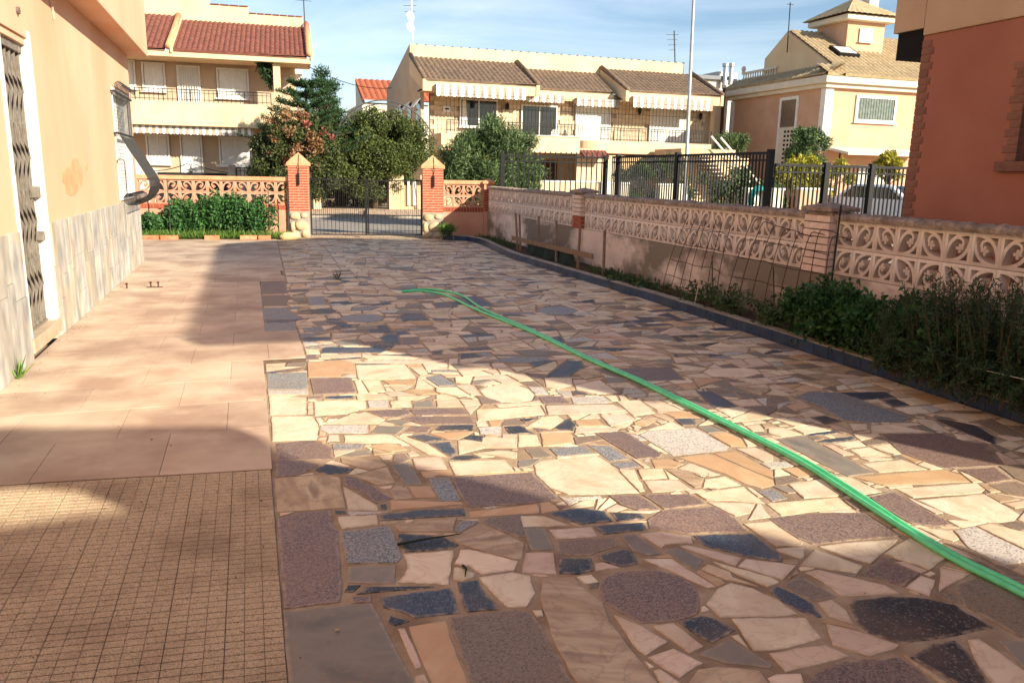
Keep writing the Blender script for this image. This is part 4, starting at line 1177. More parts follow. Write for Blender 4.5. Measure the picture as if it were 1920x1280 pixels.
# bed edging, painted bricks and a stone
M_EDGE = mat('edging_red', L(206,110,76), L(190,140,104), scale=9, rough=0.9, bump=0.3, vary=0.2)
for i, (u0, u1) in enumerate(((268,300),(302,335),(384,412),(450,482),(484,507))):
    a = G(u0, 441, 0); c_ = G(u1, 442, 0); y_ = 19.05-.13*(a.x); b = MB(); b.cbox(((PY(u0,440,19.2).x+PY(u1,440,19.2).x)/2, 19.12-.1*i*.5, .05), (PY(u1,440,19.2).x-PY(u0,440,19.2).x, .11, .1), .012)
    tag(b.build('edging_brick', M_EDGE), ('edging brick nearest the house corner','second edging brick from the house','edging brick at the middle of the bed','fourth edging brick, right of the middle','bright red edging brick nearest the gate')[i], 'brick', 'bricks edging the front bed')
p = PY(548,446,19.0); o = boulder('edging_stone', mat('yellow_stone', L(222,196,140), L(204,176,122), scale=6, rough=0.9, bump=0.3), None, (PY(543,440,19.0).x, 19.0, .06), (.24,.10,.10), 4); tag(o, 'long pale yellow stone at the foot of the left pillar', 'stone')
tag(sheet('front_bed', [(-3.2,19.25),(.62,18.95),(.9,19.5),(-3.2,20.1)], .03, M_SOIL))
# grass tufts
def grass(name, label, cat, pts, n, h_, spread, lm=LF_GRASS, kind=None):
    P = np.array([pts[k] for k in RNG.integers(0, len(pts), n)], float); P[:, :2] += RNG.normal(size=(n,2))*spread
    o = leaves(name, lm, None, P, h_, .07, 1.7, .15, None, .5); tag(o, label, cat, kind=kind); return o
grass('grass', 'grass and weeds growing along the front bed edge', 'grass', [(x, 19.1-.06*x, .03) for x in np.linspace(-2.4,.8,24)], 2600, .16, .06, kind='stuff')
grass('grass', 'grass and weeds along the planting bed by the pink wall', 'grass', [(5.22, y, .07) for y in list(np.linspace(9,11.6,12))+list(np.linspace(15.6,18,14))], 1300, .12, .08, LF_TOM, 'stuff')
grass('weed_tuft', 'small weed tuft at the foot of the marble plinth', 'weed', [(-1.72, 6.62, 0)], 26, .16, .012)
grass('weed_tuft', 'small weed sprouting between stones before the hose loop', 'weed', [tuple(G(632,525,0))], 30, .13, .02, LF_TOM)
# poles that hold the bush
for i, (u, v0, v1) in enumerate(((319,335,430),(541,360,432),(505,348,425))):
    b = MB(); p0 = PY(u, v1, 19.35); b.tube([(p0.x, 19.35, 0), (p0.x+.01, 19.35, PY(u, v0, 19.35).z)], .011, 6)
    tag(b.build('plant_pole', M_GREYIRON), ('grey support pole at the left of the leafy plants','grey pole standing beside the left gate pillar','thin pole at the right of the leafy plants')[i], 'pole', 'poles in the front bed')
# planting bed on the right
st = [((random.uniform(4.98,5.4), y, .08), (random.uniform(4.72,5.42), y+random.uniform(-.2,.2), .08+random.uniform(.32,.60)*(1 if y > 4.6 else .95))) for y in np.linspace(4.35, 6.35, 62)]
leafy_plant('mint_bush', 'dark leafy bush spilling over the blue kerb', 'bush', st, LF_MINT, .058, 200, .075, .006, None, .6, .35)
# rosemary: upright spikes of narrow leaves
r_ = thing('rosemary_bush', 'tall dark rosemary bush with upright spikes, nearest in the bed', 'bush', (5.15, 3.9, .08)); mb = MB(); pos = []; dirs = []
for k in range(560):
    y = random.uniform(2.7, 5.05); x = random.uniform(4.80, 5.46); h_ = random.uniform(.4,.85)*(1.0 if y < 4.7 else .75); tp = Vector((x+random.uniform(-.16,.1)-(.12 if random.random() < .35 else 0), y+random.uniform(-.12,.12), .08+h_)); p = Vector((x, y, .08))
    mb.tube([p, p.lerp(tp,.5)+Vector((random.uniform(-.03,.03),random.uniform(-.03,.03),0)), tp], [.006,.004,.002], 4)
    s = RNG.uniform(.12, 1.0, 105); a = np.array(p)[None]*(1-s[:,None])+np.array(tp)[None]*s[:,None]; pos.append(a+RNG.normal(size=(105,3))*.013)
for k in range(110):     # shoots that hang over the kerb
    y = random.uniform(2.9,5.0); p = Vector((5.0,y,.25)); tp = Vector((random.uniform(4.55,4.85), y+random.uniform(-.15,.15), random.uniform(.06,.4)))
    mb.tube([p, p.lerp(tp,.5)+Vector((0,0,.06)), tp], [.005,.004,.002], 4); s = RNG.uniform(.1,1,100); a = np.array(p)[None]*(1-s[:,None])+np.array(tp)[None]*s[:,None]; a[:,2] += .06*4*s*(1-s); pos.append(a+RNG.normal(size=(100,3))*.01)
mb.build('stem', M_BARK, r_); leaves('foliage', LF_ROSE, r_, np.concatenate(pos), .042, .2, .6, .2)
TL = ['feathery tomato plant below the arched mesh, nearest of the row','second tomato plant under the arched mesh','tomato plant under the farther mesh panel','small tomato seedling left of the mesh panels','tiny seedling by the kerb beyond the mesh','low seedling beside the nearest wooden stake']
for i, (u, v, h_) in enumerate(((1465,610,.32),(1370,585,.30),(1300,568,.2),(1215,545,.15),(1180,535,.10),(1140,522,.10))):
    c_ = PX(u, v, 5.13); st = [((5.13+random.uniform(-.1,.1), c_.y+random.uniform(-.25,.25), .08), (5.08+random.uniform(-.25,.22), c_.y+random.uniform(-.4,.4), .08+h_*random.uniform(.5,1.1))) for k in range(16 if h_ > .25 else 7)]
    leafy_plant('tomato_plant', TL[i], 'plant', st, LF_TOM, .055, 38, .045, .004, 'small plants in the right bed', .42, .1)
b = MB(); b.tube([(5.07,7.2,.086),(5.05,6.6,.09),(5.06,6.1,.086)], .006, 5); tag(b.build('drip_pipe', M_WHITE), 'thin white drip pipe lying along the bed edge', 'pipe')
b = MB(); b.tube([PX(1830,690,4.75), PX(1925,712,4.70)], .002, 5); tag(b.build('string', M_WHITE), 'pale string stretched in front of the rosemary', 'string')
# pot on a stand by the right pillar
pp = Vector((PY(838,440,18.35).x, 18.35, 0)); r_ = thing('potted_plant', 'small potted grass on a wire stand by the right pillar', 'pot plant', pp)
b = MB(); b.lathe((pp.x,pp.y,.12), [(.10,0),(.15,.12),(.155,.15),(.135,.15),(.12,.11)], 16); b.build('pot', mat('dark_pot', L(60,66,58)), r_)
b = MB()
for dx, dy in ((-.14,-.1),(.14,-.1),(-.14,.1),(.14,.1)): b.tube([(pp.x+dx,pp.y+dy,0),(pp.x+dx*.9,pp.y+dy*.9,.14)], .007, 5)
for dx, dy, ex, ey in ((-.13,-.09,.13,-.09),(.13,-.09,.13,.09),(.13,.09,-.13,.09),(-.13,.09,-.13,-.09)): b.tube([(pp.x+dx,pp.y+dy,.13),(pp.x+ex,pp.y+ey,.13)], .006, 5)
b.build('stand', M_CONC, r_)
P = np.tile(np.array([[pp.x,pp.y,.24]]), (420,1)); P[:, :2] += RNG.normal(size=(420,2))*.08; leaves('foliage', LF_GRASS, r_, P, .17, .09, .9, .2)
# bolts left in the path, dry leaves and twigs
bz = MB(); c_ = G(290,538,.012); bz.cbox((c_.x,c_.y,.010),(.20,.05,.006),.002); r_ = thing('anchor_plate', 'small rusty anchor plate with two bolts set in the path', 'bracket', c_); bz.build('plate', M_RUST, r_)
for u in (283,297): q = G(u,538,.01); b = MB(); b.lathe((q.x,q.y,.012), [(.009,0),(.009,.05),(.016,.05),(.016,.07)], 8); b.build('bolt', M_RUST, r_)
q = G(238,540,.01); b = MB(); b.lathe((q.x,q.y,.008), [(.009,0),(.009,.05),(.016,.05),(.016,.07)], 8); tag(b.build('bolt', M_RUST), 'single rusty bolt in the path, next to the marble plinth', 'bolt')
P = []
for k in range(230):
    P.append((random.uniform(-1.7,4.8), random.uniform(2,17)**1, .012))
for k in range(160): P.append((-1.72+abs(random.gauss(0,.05)), random.uniform(6,14.5), .012))
for k in range(60): P.append((random.uniform(-1.6,0), random.uniform(2.1,4.2), .013))
P = np.array(P); tag(leaves('leaf_litter', leafmat('dry_leaf', L(96,74,52), L(160,128,90), .8, .1), None, P, .016, .4, .05, .3), 'dry leaf crumbs scattered over path and paving', 'litter', kind='stuff')
for (u0,v0,u1,v1,l_) in ((745,1020,865,1000,'dark green twig lying on a black paving stone'),(868,1060,872,1080,'short curved twig on a cream stone')):
    a, c_ = G(u0,v0,.012), G(u1,v1,.016); b = MB(); b.tube([a, a.lerp(c_,.4)+Vector((.01,0,.004)), c_], [.007,.005,.002], 5); tag(b.build('twig', mat('dark_twig', L(44,50,38))), l_, 'twig')
o = boulder('pebble', M_STONE, None, tuple(G(632,1180,.012)), (.008,.006,.004), 5); tag(o, 'small pale pebble on the big grey slab', 'pebble')

# ================================================================ terracotta coloured house on the right
M_RED = mat('terracotta_render', L(168,112,92), L(158,102,82), scale=1.5, rough=0.92, bump=0.25, bscale=60, c3=L(156,94,76), s3=0.6, f3=0.4)
M_BEIGE = mat('beige_render', L(196,168,136), L(186,156,124), scale=1.5, rough=0.92, bump=0.25, bscale=60)
M_QUOIN = mat('brown_brick', L(140,100,82), L(122,86,70), scale=10, rough=0.92, bump=0.4, vary=0.14)
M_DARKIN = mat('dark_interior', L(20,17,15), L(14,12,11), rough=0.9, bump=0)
NX = 6.6; yq = PX(1712,240,NX).y
nh = thing('terracotta_house', 'terracotta red house with beige band and brick corner, right of the wall', 'house', (NX+2, 3, 0))
yw = PX(1914,230,NX).y; zb = PX(1900,303,NX).z; zt = PX(1893,120,NX).z
B('wall', M_RED, nh, (NX,-.6,0,NX+.3,yw-1.2,3.04), (NX,yw-1.2,0,NX+.3,yw,zb), (NX,yw-1.2,2.62,NX+.3,yw,3.04), (NX,yw,0,NX+.3,yq,3.04), (NX+.3,yq-.3,0,NX+6,yq,3.04), (NX+.3,-.6,0,NX+6,-.3,3.04))
ye = PX(1678,40,NX-.02).y
B('beige_band', M_BEIGE, nh, (NX-.02,-1.0,3.045,NX+6.2,yq+.0,3.9), bevel=0.01)
B('overhang', M_BEIGE, nh, (NX-.02,yq+.002,3.12,NX+6.2,ye,3.9)); B('dark_hollow_box', M_DARKIN, nh, (NX+.02,yq+.002,2.85,NX+6,ye-.03,3.118))  # near-black box stands in for the dark hollow under the overhang
B('upper_wall', M_RED, nh, (NX+.02,-1.3,3.902,NX+6,yq,5.42))
b = MB(); b.prism([(NX-.12,5.42),(NX-.12,5.52),(NX+3,6.3),(NX+6.3,5.52),(NX+6.3,5.42)], -2.9, ye+.1, 1); b.build('roof', mat('roof_red', L(176,92,62), L(150,74,50), scale=3, rough=0.9), nh)
mb = MB()
for k in range(44): mb.cbox((NX-.14, -2.7+k*.22, 5.53), (.10,.12,.06), .02)
tag(mb.build('eave_tiles', MATS['roof_red'], nh), kind='stuff')
z = .04; k = 0
while z < 3.0:
    l_ = .15 if k % 2 else .115; me = brick_mesh(l_, .05, .068, M_QUOIN); o = link('brick', me, nh, Vector((NX+.019, yq-l_/2+.004, z))-wloc(nh)); o.rotation_euler = (0,0,R(90)); z += .073; k += 1
z = zb; k = 0
while z < 2.62:
    l_ = .15 if k % 2 else .11; me = brick_mesh(l_, .05, .068, M_QUOIN); o = link('brick', me, nh, Vector((NX+.019, yw+l_/2-.004, z+.035))-wloc(nh)); o.rotation_euler = (0,0,R(90)); z += .073; k += 1
B('window_sill', M_QUOIN, nh, (NX-.06,yw-1.2,zb-.09,NX+.1,yw+.16,zb), bevel=0.006)
wd = B('window', M_DARKIN, nh, (NX+.16,yw-1.2,zb,NX+.2,yw,2.62)); B('window_frame', M_IRON, wd, (NX+.10,yw-.07,zb,NX+.158,yw,2.62), (NX+.10,yw-1.2,zb,NX+.158,yw-.07,zb+.06))
for k in range(9): b = MB(); b.tube([(NX+.05,yw-.10-k*.12,zb),(NX+.05,yw-.10-k*.12,2.62)], .008, 6); b.build('window_bar', M_IRON, wd)

# ---------------------------------------------------------------- added out-of-view shade caster, its slab shaped to throw the foreground shadow
M_WALLB = mat('plain_render', L(224,190,150), L(210,174,134), scale=1.5, rough=0.9, bump=0.1)
HZ = 4.0; SH = Vector((SUN.x/SUN.z*HZ, SUN.y/SUN.z*HZ))
rim = [(-2.6,5.55),(-1.5,5.36),(-.76,5.2),(-.18,5.06),(.0,4.62),(.1,4.42),(.36,4.22),(.62,4.30),(.98,3.90),(1.41,3.41),(1.67,3.05),(1.95,2.80),(2.12,2.90),(2.22,2.62),(2.6,2.58),(2.80,2.66),(3.08,2.25),(3.3,1.6),(3.4,-6),(-3.5,-6),(-3.5,4.0),(-1.14,3.84),(-.61,3.87),(-1.0,4.37),(-1.3,4.52),(-3.2,4.8)]  # wanted shadow edge on the ground; the slab takes this outline
bh = thing('shade_caster', 'added unseen slab and block behind the viewpoint, shaped to shade the near paving', 'house', (SH.x, SH.y-4, 0))
b = MB(); b.prism([(p[0]+SH.x, p[1]+SH.y) for p in rim], HZ-.12, HZ, 2); b.build('roof', M_CONC, bh)  # slab cut to the shadow outline, moved towards the sun
B('wall', M_WALLB, bh, (SH.x-2.4,SH.y-5.5,0,SH.x+2.6,SH.y-.5,HZ-.13))  # plain block added under the shading slab

# ================================================================ street
tag(sheet('road', [(-60,30.9),(-60,42),(120,15),(120,8)][:0] or [(-70,32.2),(90,8.2),(90,15.7),(-70,39.7)], -.06, M_ASPH))
b = MB(FX); b.box(-60,.46,-.5,70,1.75,-.004); tag(b.build('pavement', M_PAVE), kind='structure')
b = MB(FX); b.box(-60,9.4,-.5,70,14.4,.03); fp = tag(b.build('pavement', M_PAVE), kind='structure')
PT = brick_mesh(.39,.39,.02,mat('pavement_tile', L(206,178,150), L(190,160,134), scale=5, rough=0.95, bump=0.3, vary=0.08))
for i in range(30):
    for j in range(9):
        if j > 6 and i % 2: continue
        p = FX @ Vector((-5+i*.4+.2, 9.45+j*.4+.2, .034)); o = link('pavement_tile', PT, fp, p); o.rotation_euler = (0,0,ua)
b = MB(FX); b.box(-60,9.25,-.5,70,9.39,.05); tag(b.build('far_kerb', M_CONC), kind='structure')
tag(sheet('neighbour_yard', [(5.75,-2),(40,-2),(40,15),(5.75,18.5)], -.02, M_CONC))
sheet('plots', [(-60,40),(90,18),(90,90),(-60,90)], .0, M_DUST)

M_CREAM = mat('cream_render', L(220,194,158), L(212,184,146), scale=1.0, rough=0.92, bump=0.12, bscale=30, c3=L(222,184,136), s3=0.5, f3=0.4)
M_TAUPE = mat('taupe_render', L(196,172,146), L(184,160,134), scale=1.0, rough=0.92, bump=0.12, bscale=30)
M_ROOFRED = mat('red_roof_tile', L(134,82,68), L(112,64,54), scale=5, rough=0.85, bump=0.15, bscale=30, c3=L(104,70,58), s3=1.5, f3=0.4)
M_ROOFBRN = mat('brown_roof_tile', L(134,112,92), L(104,84,70), scale=6, rough=0.85, bump=0.15, bscale=30, c3=L(92,80,70), s3=1.0, f3=0.5)
M_ROOFYEL = mat('straw_roof_tile', L(186,164,128), L(162,140,106), scale=7, rough=0.85, bump=0.15, bscale=30, c3=L(122,110,88), s3=1.2, f3=0.5)
M_GLASS = mat('dark_glass', L(22,26,30), L(30,34,38), scale=2, rough=0.12, bump=0, spec=0.6)
M_AWNW = mat('awning_white', L(240,236,226), L(232,226,214), rough=0.8, bump=0.05); M_AWNB = mat('awning_tan', L(172,156,138), L(160,144,126), rough=0.8, bump=0.05)
M_SHUT = mat('shutter_panel', L(226,222,214), L(216,212,204), rough=0.5, bump=0.02)

def tiled_roof(name, m, parent, xf, u0, u1, e0, e1, pitch=.2, course=.36, amp=.035):
    """barrel tiles: eave (d,z)=e0, ridge e1; corrugated across u, stepped up the slope"""
    n = max(4, int((u1-u0)/pitch)*6); L_ = math.hypot(e1[0]-e0[0], e1[1]-e0[1]); k = max(1, int(L_/course)); vs = []; fs = []
    nd_, nz_ = -(e1[1]-e0[1])/L_, (e1[0]-e0[0])/L_
    rows = []
    for j in range(k):
        rows += [(j/k, .022), ((j+1)/k-.0005, 0.0)]
    for t, lift in rows:
        for i in range(n+1):
            u = u0+(u1-u0)*i/n; c_ = amp*abs(math.cos(math.pi*(i/6)))+lift
            vs.append((u, e0[0]+(e1[0]-e0[0])*t+nd_*c_, e0[1]+(e1[1]-e0[1])*t+nz_*c_))
    for j in range(len(rows)-1):
        for i in range(n): fs.append((j*(n+1)+i, j*(n+1)+i+1, (j+1)*(n+1)+i+1, (j+1)*(n+1)+i))
    o_ = len(vs); vs += [(u0,e0[0],e0[1]-.06),(u1,e0[0],e0[1]-.06),(u1,e1[0],e1[1]-.06),(u0,e1[0],e1[1]-.06)]; fs.append((o_,o_+3,o_+2,o_+1))
    for i in range(n): fs.append((i+1, i, o_, o_+1) if i == 0 else (i+1, i, o_))
    mb = MB(xf); mb.add(vs, fs); return tag(mb.build(name, m, parent, fix=False), kind='stuff')
def XB(xf, name, m, parent, *boxes, bevel=0.0):
    b = MB(xf)
    for x in boxes: b.box(*x)
    return b.build(name, m, parent, bevel=bevel)
def window(xf, parent, u0, u1, d, z0, z1, fill, fr=M_WHITE, leaves_=2, name='window', sub='pane', t=.07, slats=0, sill=True):
    w_ = XB(xf, name, fr, parent, (u0,d-.05,z0,u0+t,d+.02,z1), (u1-t,d-.05,z0,u1,d+.02,z1), (u0+t,d-.05,z1-t,u1-t,d+.02,z1), (u0+t,d-.05,z0,u1-t,d+.02,z0+t))
    iw = (u1-u0-2*t)/leaves_
    for k in range(leaves_):
        a = u0+t+iw*k
        XB(xf, sub, fill, w_, (a+.025,d-.012,z0+t+.005,a+iw-.025,d+.012,z1-t-.005))
        if k: XB(xf, 'mullion', fr, w_, (a-.028,d-.04,z0+t,a+.028,d+.0,z1-t))
        if slats:
            mb = MB(xf); n = int((z1-z0-2*t)/slats)
            for j in range(n): mb.cbox((a+iw/2, d-.02, z0+t+.02+(j+.5)*(z1-z0-2*t-.04)/n), (iw-.08, .02, (z1-z0-2*t-.04)/n*.8), .004)
            tag(mb.build('slats', fill, w_), kind='stuff')
    if sill: XB(xf, 'sill', fr, w_, (u0-.06,d-.12,z0-.06,u1+.06,d-.052,z0))
    return w_
def railing(xf, parent, u0, u1, d, z0, z1, gap=.13, m=M_IRON, r=.010, name='railing', mid=True):
    rl = XB(xf, name, m, parent, (u0,d-.02,z1-.03,u1,d+.02,z1)); n = max(2, int((u1-u0)/gap))
    if mid: XB(xf, 'lower_rail', m, rl, (u0,d-.012,z0+.08,u1,d+.012,z0+.10)); XB(xf, 'lower_rail', m, rl, (u0,d-.012,z1-.14,u1,d+.012,z1-.12))
    for i in range(n+1):
        u = u0+(u1-u0)*i/n; b = MB(xf); rr = r*1.6 if i % 6 == 0 else r
        b.box(u-rr, d-rr, z0, u+rr, d+rr, z1-.03); b.build('baluster', m, rl, fix=False)
    return rl
def awning(xf, parent, u0, u1, d0, d1, zt, zb_, val, stripe=.14, name='awning'):
    """sloping cloth from (d0,zt) at the wall out to (d1,zb_) with a scalloped striped valance"""
    r_ = XB(xf, name, M_AWNW, parent, (u0,d0-.06,zt,u1,d0+.06,zt+.08)); n = max(4, int((u1-u0)/stripe)); s = (u1-u0)/n
    for k in range(2):
        mb = MB(xf)
        for i in range(k, n, 2):
            a, c_ = u0+i*s, u0+(i+1)*s
            mb.add([(a,d0,zt),(c_,d0,zt),(c_,d1,zb_),(a,d1,zb_)], [(0,1,2,3)])
            q = [(a,zb_),(c_,zb_)]+[(c_-s*j/6, zb_-val-.05*math.sin(math.pi*j/6)) for j in range(7)]
            mb.add([(p[0], d1-.01*(1+.3*math.sin(i)), p[1]) for p in q], [tuple(range(len(q)))])
        o = mb.build('cloth_stripes', (M_AWNW, M_AWNB)[k], r_); tag(o, kind='stuff'); sm = o.modifiers.new('t', 'SOLIDIFY'); sm.thickness = .008
    for u in (u0+.1, u1-.1):
        b = MB(xf); b.tube([(u,d0,zt-.35),(u,d1+.05,zb_)], .018, 6); b.build('arm', M_WHITE, r_)
    return r_
def lpt(u, v, xf, d):
    """point of the ray through a pixel on the plane local y = d"""
    n_ = (xf.to_3x3() @ Vector((0,1,0))); o_ = xf @ Vector((0,d,0)); r__ = ray(u, v); t = (o_-CAM).dot(n_)/r__.dot(n_)
    return xf.inverted() @ (CAM+r__*t)

# ---------------------------------------------------------------- house across the street, left
LX = Matrix.Translation((2.75,35.8,0)) @ Matrix.Rotation(math.atan(-0.05), 4, 'Z')
def q(u, v, d): return lpt(u, v, LX, d)
lh = thing('cream_house', 'cream two storey house with red tiled roof and long balcony', 'house', LX @ Vector((-3,1.5,0)))
ue = q(582,100,0).x; zE = q(430,100,0).z; zf = q(430,112,0).z; ur = q(545,150,1.8).x; ul = -11.0
bt = q(400,194,.2).z; bb = q(400,236,.2).z
XB(LX, 'upper_wall', M_TAUPE, lh, (ul,1.8,bb,ur,2.0,zf)); XB(LX, 'lower_wall', M_TAUPE, lh, (ul,1.8,0,ur,2.0,bb-.003)); XB(LX, 'side_wall', M_CREAM, lh, (ur,1.8,0,ur+.2,9,zf+.5))
XB(LX, 'soffit', M_CREAM, lh, (ul,.1,zf,ue,2.0,zf+.06)); XB(LX, 'fascia', M_CREAM, lh, (ul,-.12,zf-.02,ue,.09,zE-.03), bevel=0.02)
zr = q(430,44,3.7).z; u_roll = q(322,75,1.0).x
tiled_roof('roof_tiles', M_ROOFRED, lh, LX, ul, u_roll-.15, (-.16,zE), (3.7,zr+.15), .2, .4, .05); tiled_roof('roof_tiles', M_ROOFRED, lh, LX, u_roll+.12, ue-.15, (-.16,zE), (3.7,zr), .2, .4, .05)
for uu in (u_roll, ue-.05):
    b = MB(LX); b.tube([(uu,-.2,zE+.10),(uu,1.8,(zE+zr)/2+.14),(uu,3.75,zr+.2)], .13, 8); b.build('roof_roll', M_CAP, lh, smooth=True); b = MB(LX); b.prism([(-.2,zE-.12),(3.75,zr-.1),(3.75,zr+.14),(-.2,zE+.1)], uu+.06, uu+.16, 0); b.build('roof_verge', M_CREAM, lh)
s1, s2, s3 = q(393,0,3.8).x, q(465,0,3.8).x, q(566,0,3.8).x
XB(LX, 'parapet', M_CREAM, lh, (ul,3.76,zr-.8,s1,4.0,q(350,-10,3.8).z), (s1,3.76,zr-.8,s2,4.0,q(430,12,3.8).z), (s2,3.76,zr-.8,s3,4.0,q(515,30,3.8).z))
mb = MB(LX)
for a, c_, v_ in ((s1,s2,12),(s2,s3,30)):
    n = int((c_-a)/.33)
    for i in range(n): mb.cbox((a+(i+.5)*(c_-a)/n, 3.88, q((430 if v_ == 12 else 515), v_, 3.8).z+.03), ((c_-a)/n-.03,.34,.05), .012)
tag(mb.build('parapet_tiles', M_ROOFRED, lh), kind='stuff')
for (u0, v0, u1, v1, fl, sub, sl) in ((230,112,256,166,M_SHUT,'shutter',0),(264,116,312,172,M_SHUT,'shutter',0),(405,127,468,186,M_SHUT,'shutter',0),(272,252,320,308,M_SHUT,'shutter',.09),(409,256,474,312,M_SHUT,'shutter',.09)):
    a, c_ = q(u0,v0,1.75), q(u1,v1,1.75); window(LX, lh, a.x, c_.x, 1.76, c_.z, a.z, fl, sub=sub, slats=sl)
a, c_ = q(330,122,1.75), q(378,190,1.75); d_ = window(LX, lh, a.x, c_.x, 1.76, bb+.05, a.z, M_SHUT, leaves_=1, name='balcony_door', sub='door_panel', sill=False)
for k in range(8):
    uu = a.x+.1+(c_.x-a.x-.2)*k/7; b = MB(LX); b.box(uu-.015,1.66,bb+.1,uu+.015,1.69,a.z-.1); b.build('gate_bar', M_WHITE, d_)
a, c_ = q(336,254,1.75), q(382,320,1.75); d_ = window(LX, lh, a.x, c_.x, 1.76, .05, a.z, M_SHUT, leaves_=1, name='front_door', sub='door_panel', sill=False)
XB(LX, 'balcony_floor', M_CREAM, lh, (ul,.05,bb,q(520,210,.2).x,1.79,bb+.14)); XB(LX, 'balcony_parapet', M_CREAM, lh, (ul,-.12,bb-.06,q(520,210,.2).x,.04,bt), bevel=0.03)
railing(LX, lh, q(200,180,0).x, q(508,185,0).x, -.04, bt, q(400,170,0).z, .17)
XB(LX, 'column', M_CREAM, lh, (q(513,150,.3).x,.15,bt-.9,q(526,150,.3).x,.42,zf)); XB(LX, 'column', M_CREAM, lh, (q(513,150,.3).x,.15,0,q(526,150,.3).x,.42,bb-.1))
awning(LX, lh, q(240,240,.1).x, q(476,240,.1).x, .9, .12, bb-.03, bb-.07, .28, .125)
p = q(352,97,1.6); b = MB(LX); b.lathe((p.x,p.y,p.z-.35), [(.03,0),(.09,.03),(.11,.22),(.02,.32),(.01,.38)], 8); b.build('porch_lamp', M_IRON, lh)
b = MB(LX); b.tube([q(318,96,.3),q(408,100,.3)], .05, 8); b.build('awning_roller', M_WHITE, lh); b = MB(LX); b.tube([q(415,100,.3),q(560,112,.3)], .04, 8); b.build('awning_roller', M_WHITE, lh)
p0 = LX @ Vector((ue+.35,3.9,0)); b = MB(); zt_ = PY(572,-20,p0.y).z; xx = PY(573,60,p0.y).x; b.tube([(xx,p0.y,zr-1.2),(xx-.05,p0.y,zt_)], .03, 6); b.tube([(xx-.45,p0.y,zt_-.5),(xx+.3,p0.y,zt_-.5)], .012, 5); tag(b.build('roof_mast', M_GREYIRON), 'thin antenna mast at the right end of the red roof', 'antenna')
p = q(572,145,3); XB(LX, 'air_conditioner', M_WHITE, lh, (ur+.202,2.4,p.z-.35,ur+.5,3.2,p.z+.25))
# hanging plant on the balcony
hpt = LX @ q(497,125,.5); r_ = thing('hanging_plant', 'dark hanging plant under the eave by the balcony column', 'plant', hpt); leaves('foliage', LF_DK, r_, blob_points([(hpt.x,hpt.y,hpt.z,.35,.3,.5),(hpt.x-.1,hpt.y,hpt.z+.3,.3,.3,.3),(hpt.x+.15,hpt.y,hpt.z-.5,.15,.15,.4)], 1500, .1), .16, .3, -.6)
b = MB(); b.tube([hpt+Vector((0,0,.2)), hpt+Vector((0,0,.62))], .02, 5); b.build('hook', M_IRON, r_)
# its front wall, iron gate and railing
M_WALLW = mat('white_render', L(222,210,190), L(212,200,178), scale=2, rough=0.9, bump=0.1)
def curved_wall(label, u0, v0, u1, v1, rise, d):
    a, c_ = q(u0, v0, d), q(u1, v1, d); n = 14; P = [(a.x,0),(c_.x,0)]
    P += [(c_.x+(a.x-c_.x)*i/n, max(a.z,c_.z)-rise*(math.sin(math.pi/2*(i/n)) if u0 > 380 else math.sin(math.pi/2*(1-i/n)))) for i in range(n+1)]
    b = MB(LX); b.prism(P, d, d+.2, 1); tag(b.build('garden_wall', M_WALLW), label, 'wall', group='white walls before the cream house')
curved_wall('white wall sweeping down behind the lattice wall, left of the scroll gate', 250, 297, 345, 297, .7, -2.2); curved_wall('white wall sweeping up towards the bougainvillea', 420, 303, 480, 303, .4, -2.2)
r_ = thing('scroll_gate', 'black iron gate with scrolled top before the cream house', 'gate', LX @ Vector((-4,-2.4,0))); gz = q(360,324,-2.4).z
XB(LX, 'frame', M_IRON, r_, (q(295,320,-2.4).x,-2.42,.1,q(425,320,-2.4).x,-2.38,gz))
r_.children[0].name = 'sheet_panel'
cx_ = q(358,318,-2.4).x
for sg in (-1,1):
    b = MB(LX); pts = [(cx_+sg*(1.55-.1*i), -2.4, gz+.03+.30*(i/14)**2) for i in range(15)]+[(cx_+sg*(.10+.10*math.cos(R(a))), -2.4, gz+.22+.12*math.sin(R(a))) for a in (70,130,190,250,310)]
    b.tube(pts, .016, 5); b.build('scroll', M_IRON, r_)
XB(LX, 'post', M_IRON, r_, (cx_-.05,-2.46,.1,cx_+.05,-2.43,gz+.06))
o = XB(LX, 'gate_post', M_CONC, None, (q(428,310,-2.4).x,-2.5,0,q(441,310,-2.4).x,-2.1,q(433,309,-2.4).z), bevel=0.02); tag(o, 'grey concrete post right of the scroll gate', 'post')
r_ = thing('yard_railing', 'short black railing between the concrete post and bougainvillea', 'railing', LX @ Vector((-2,-2.4,0))); railing(LX, r_, q(443,315,-2.4).x, q(480,315,-2.4).x, -2.4, .5, q(460,314,-2.4).z, .14)

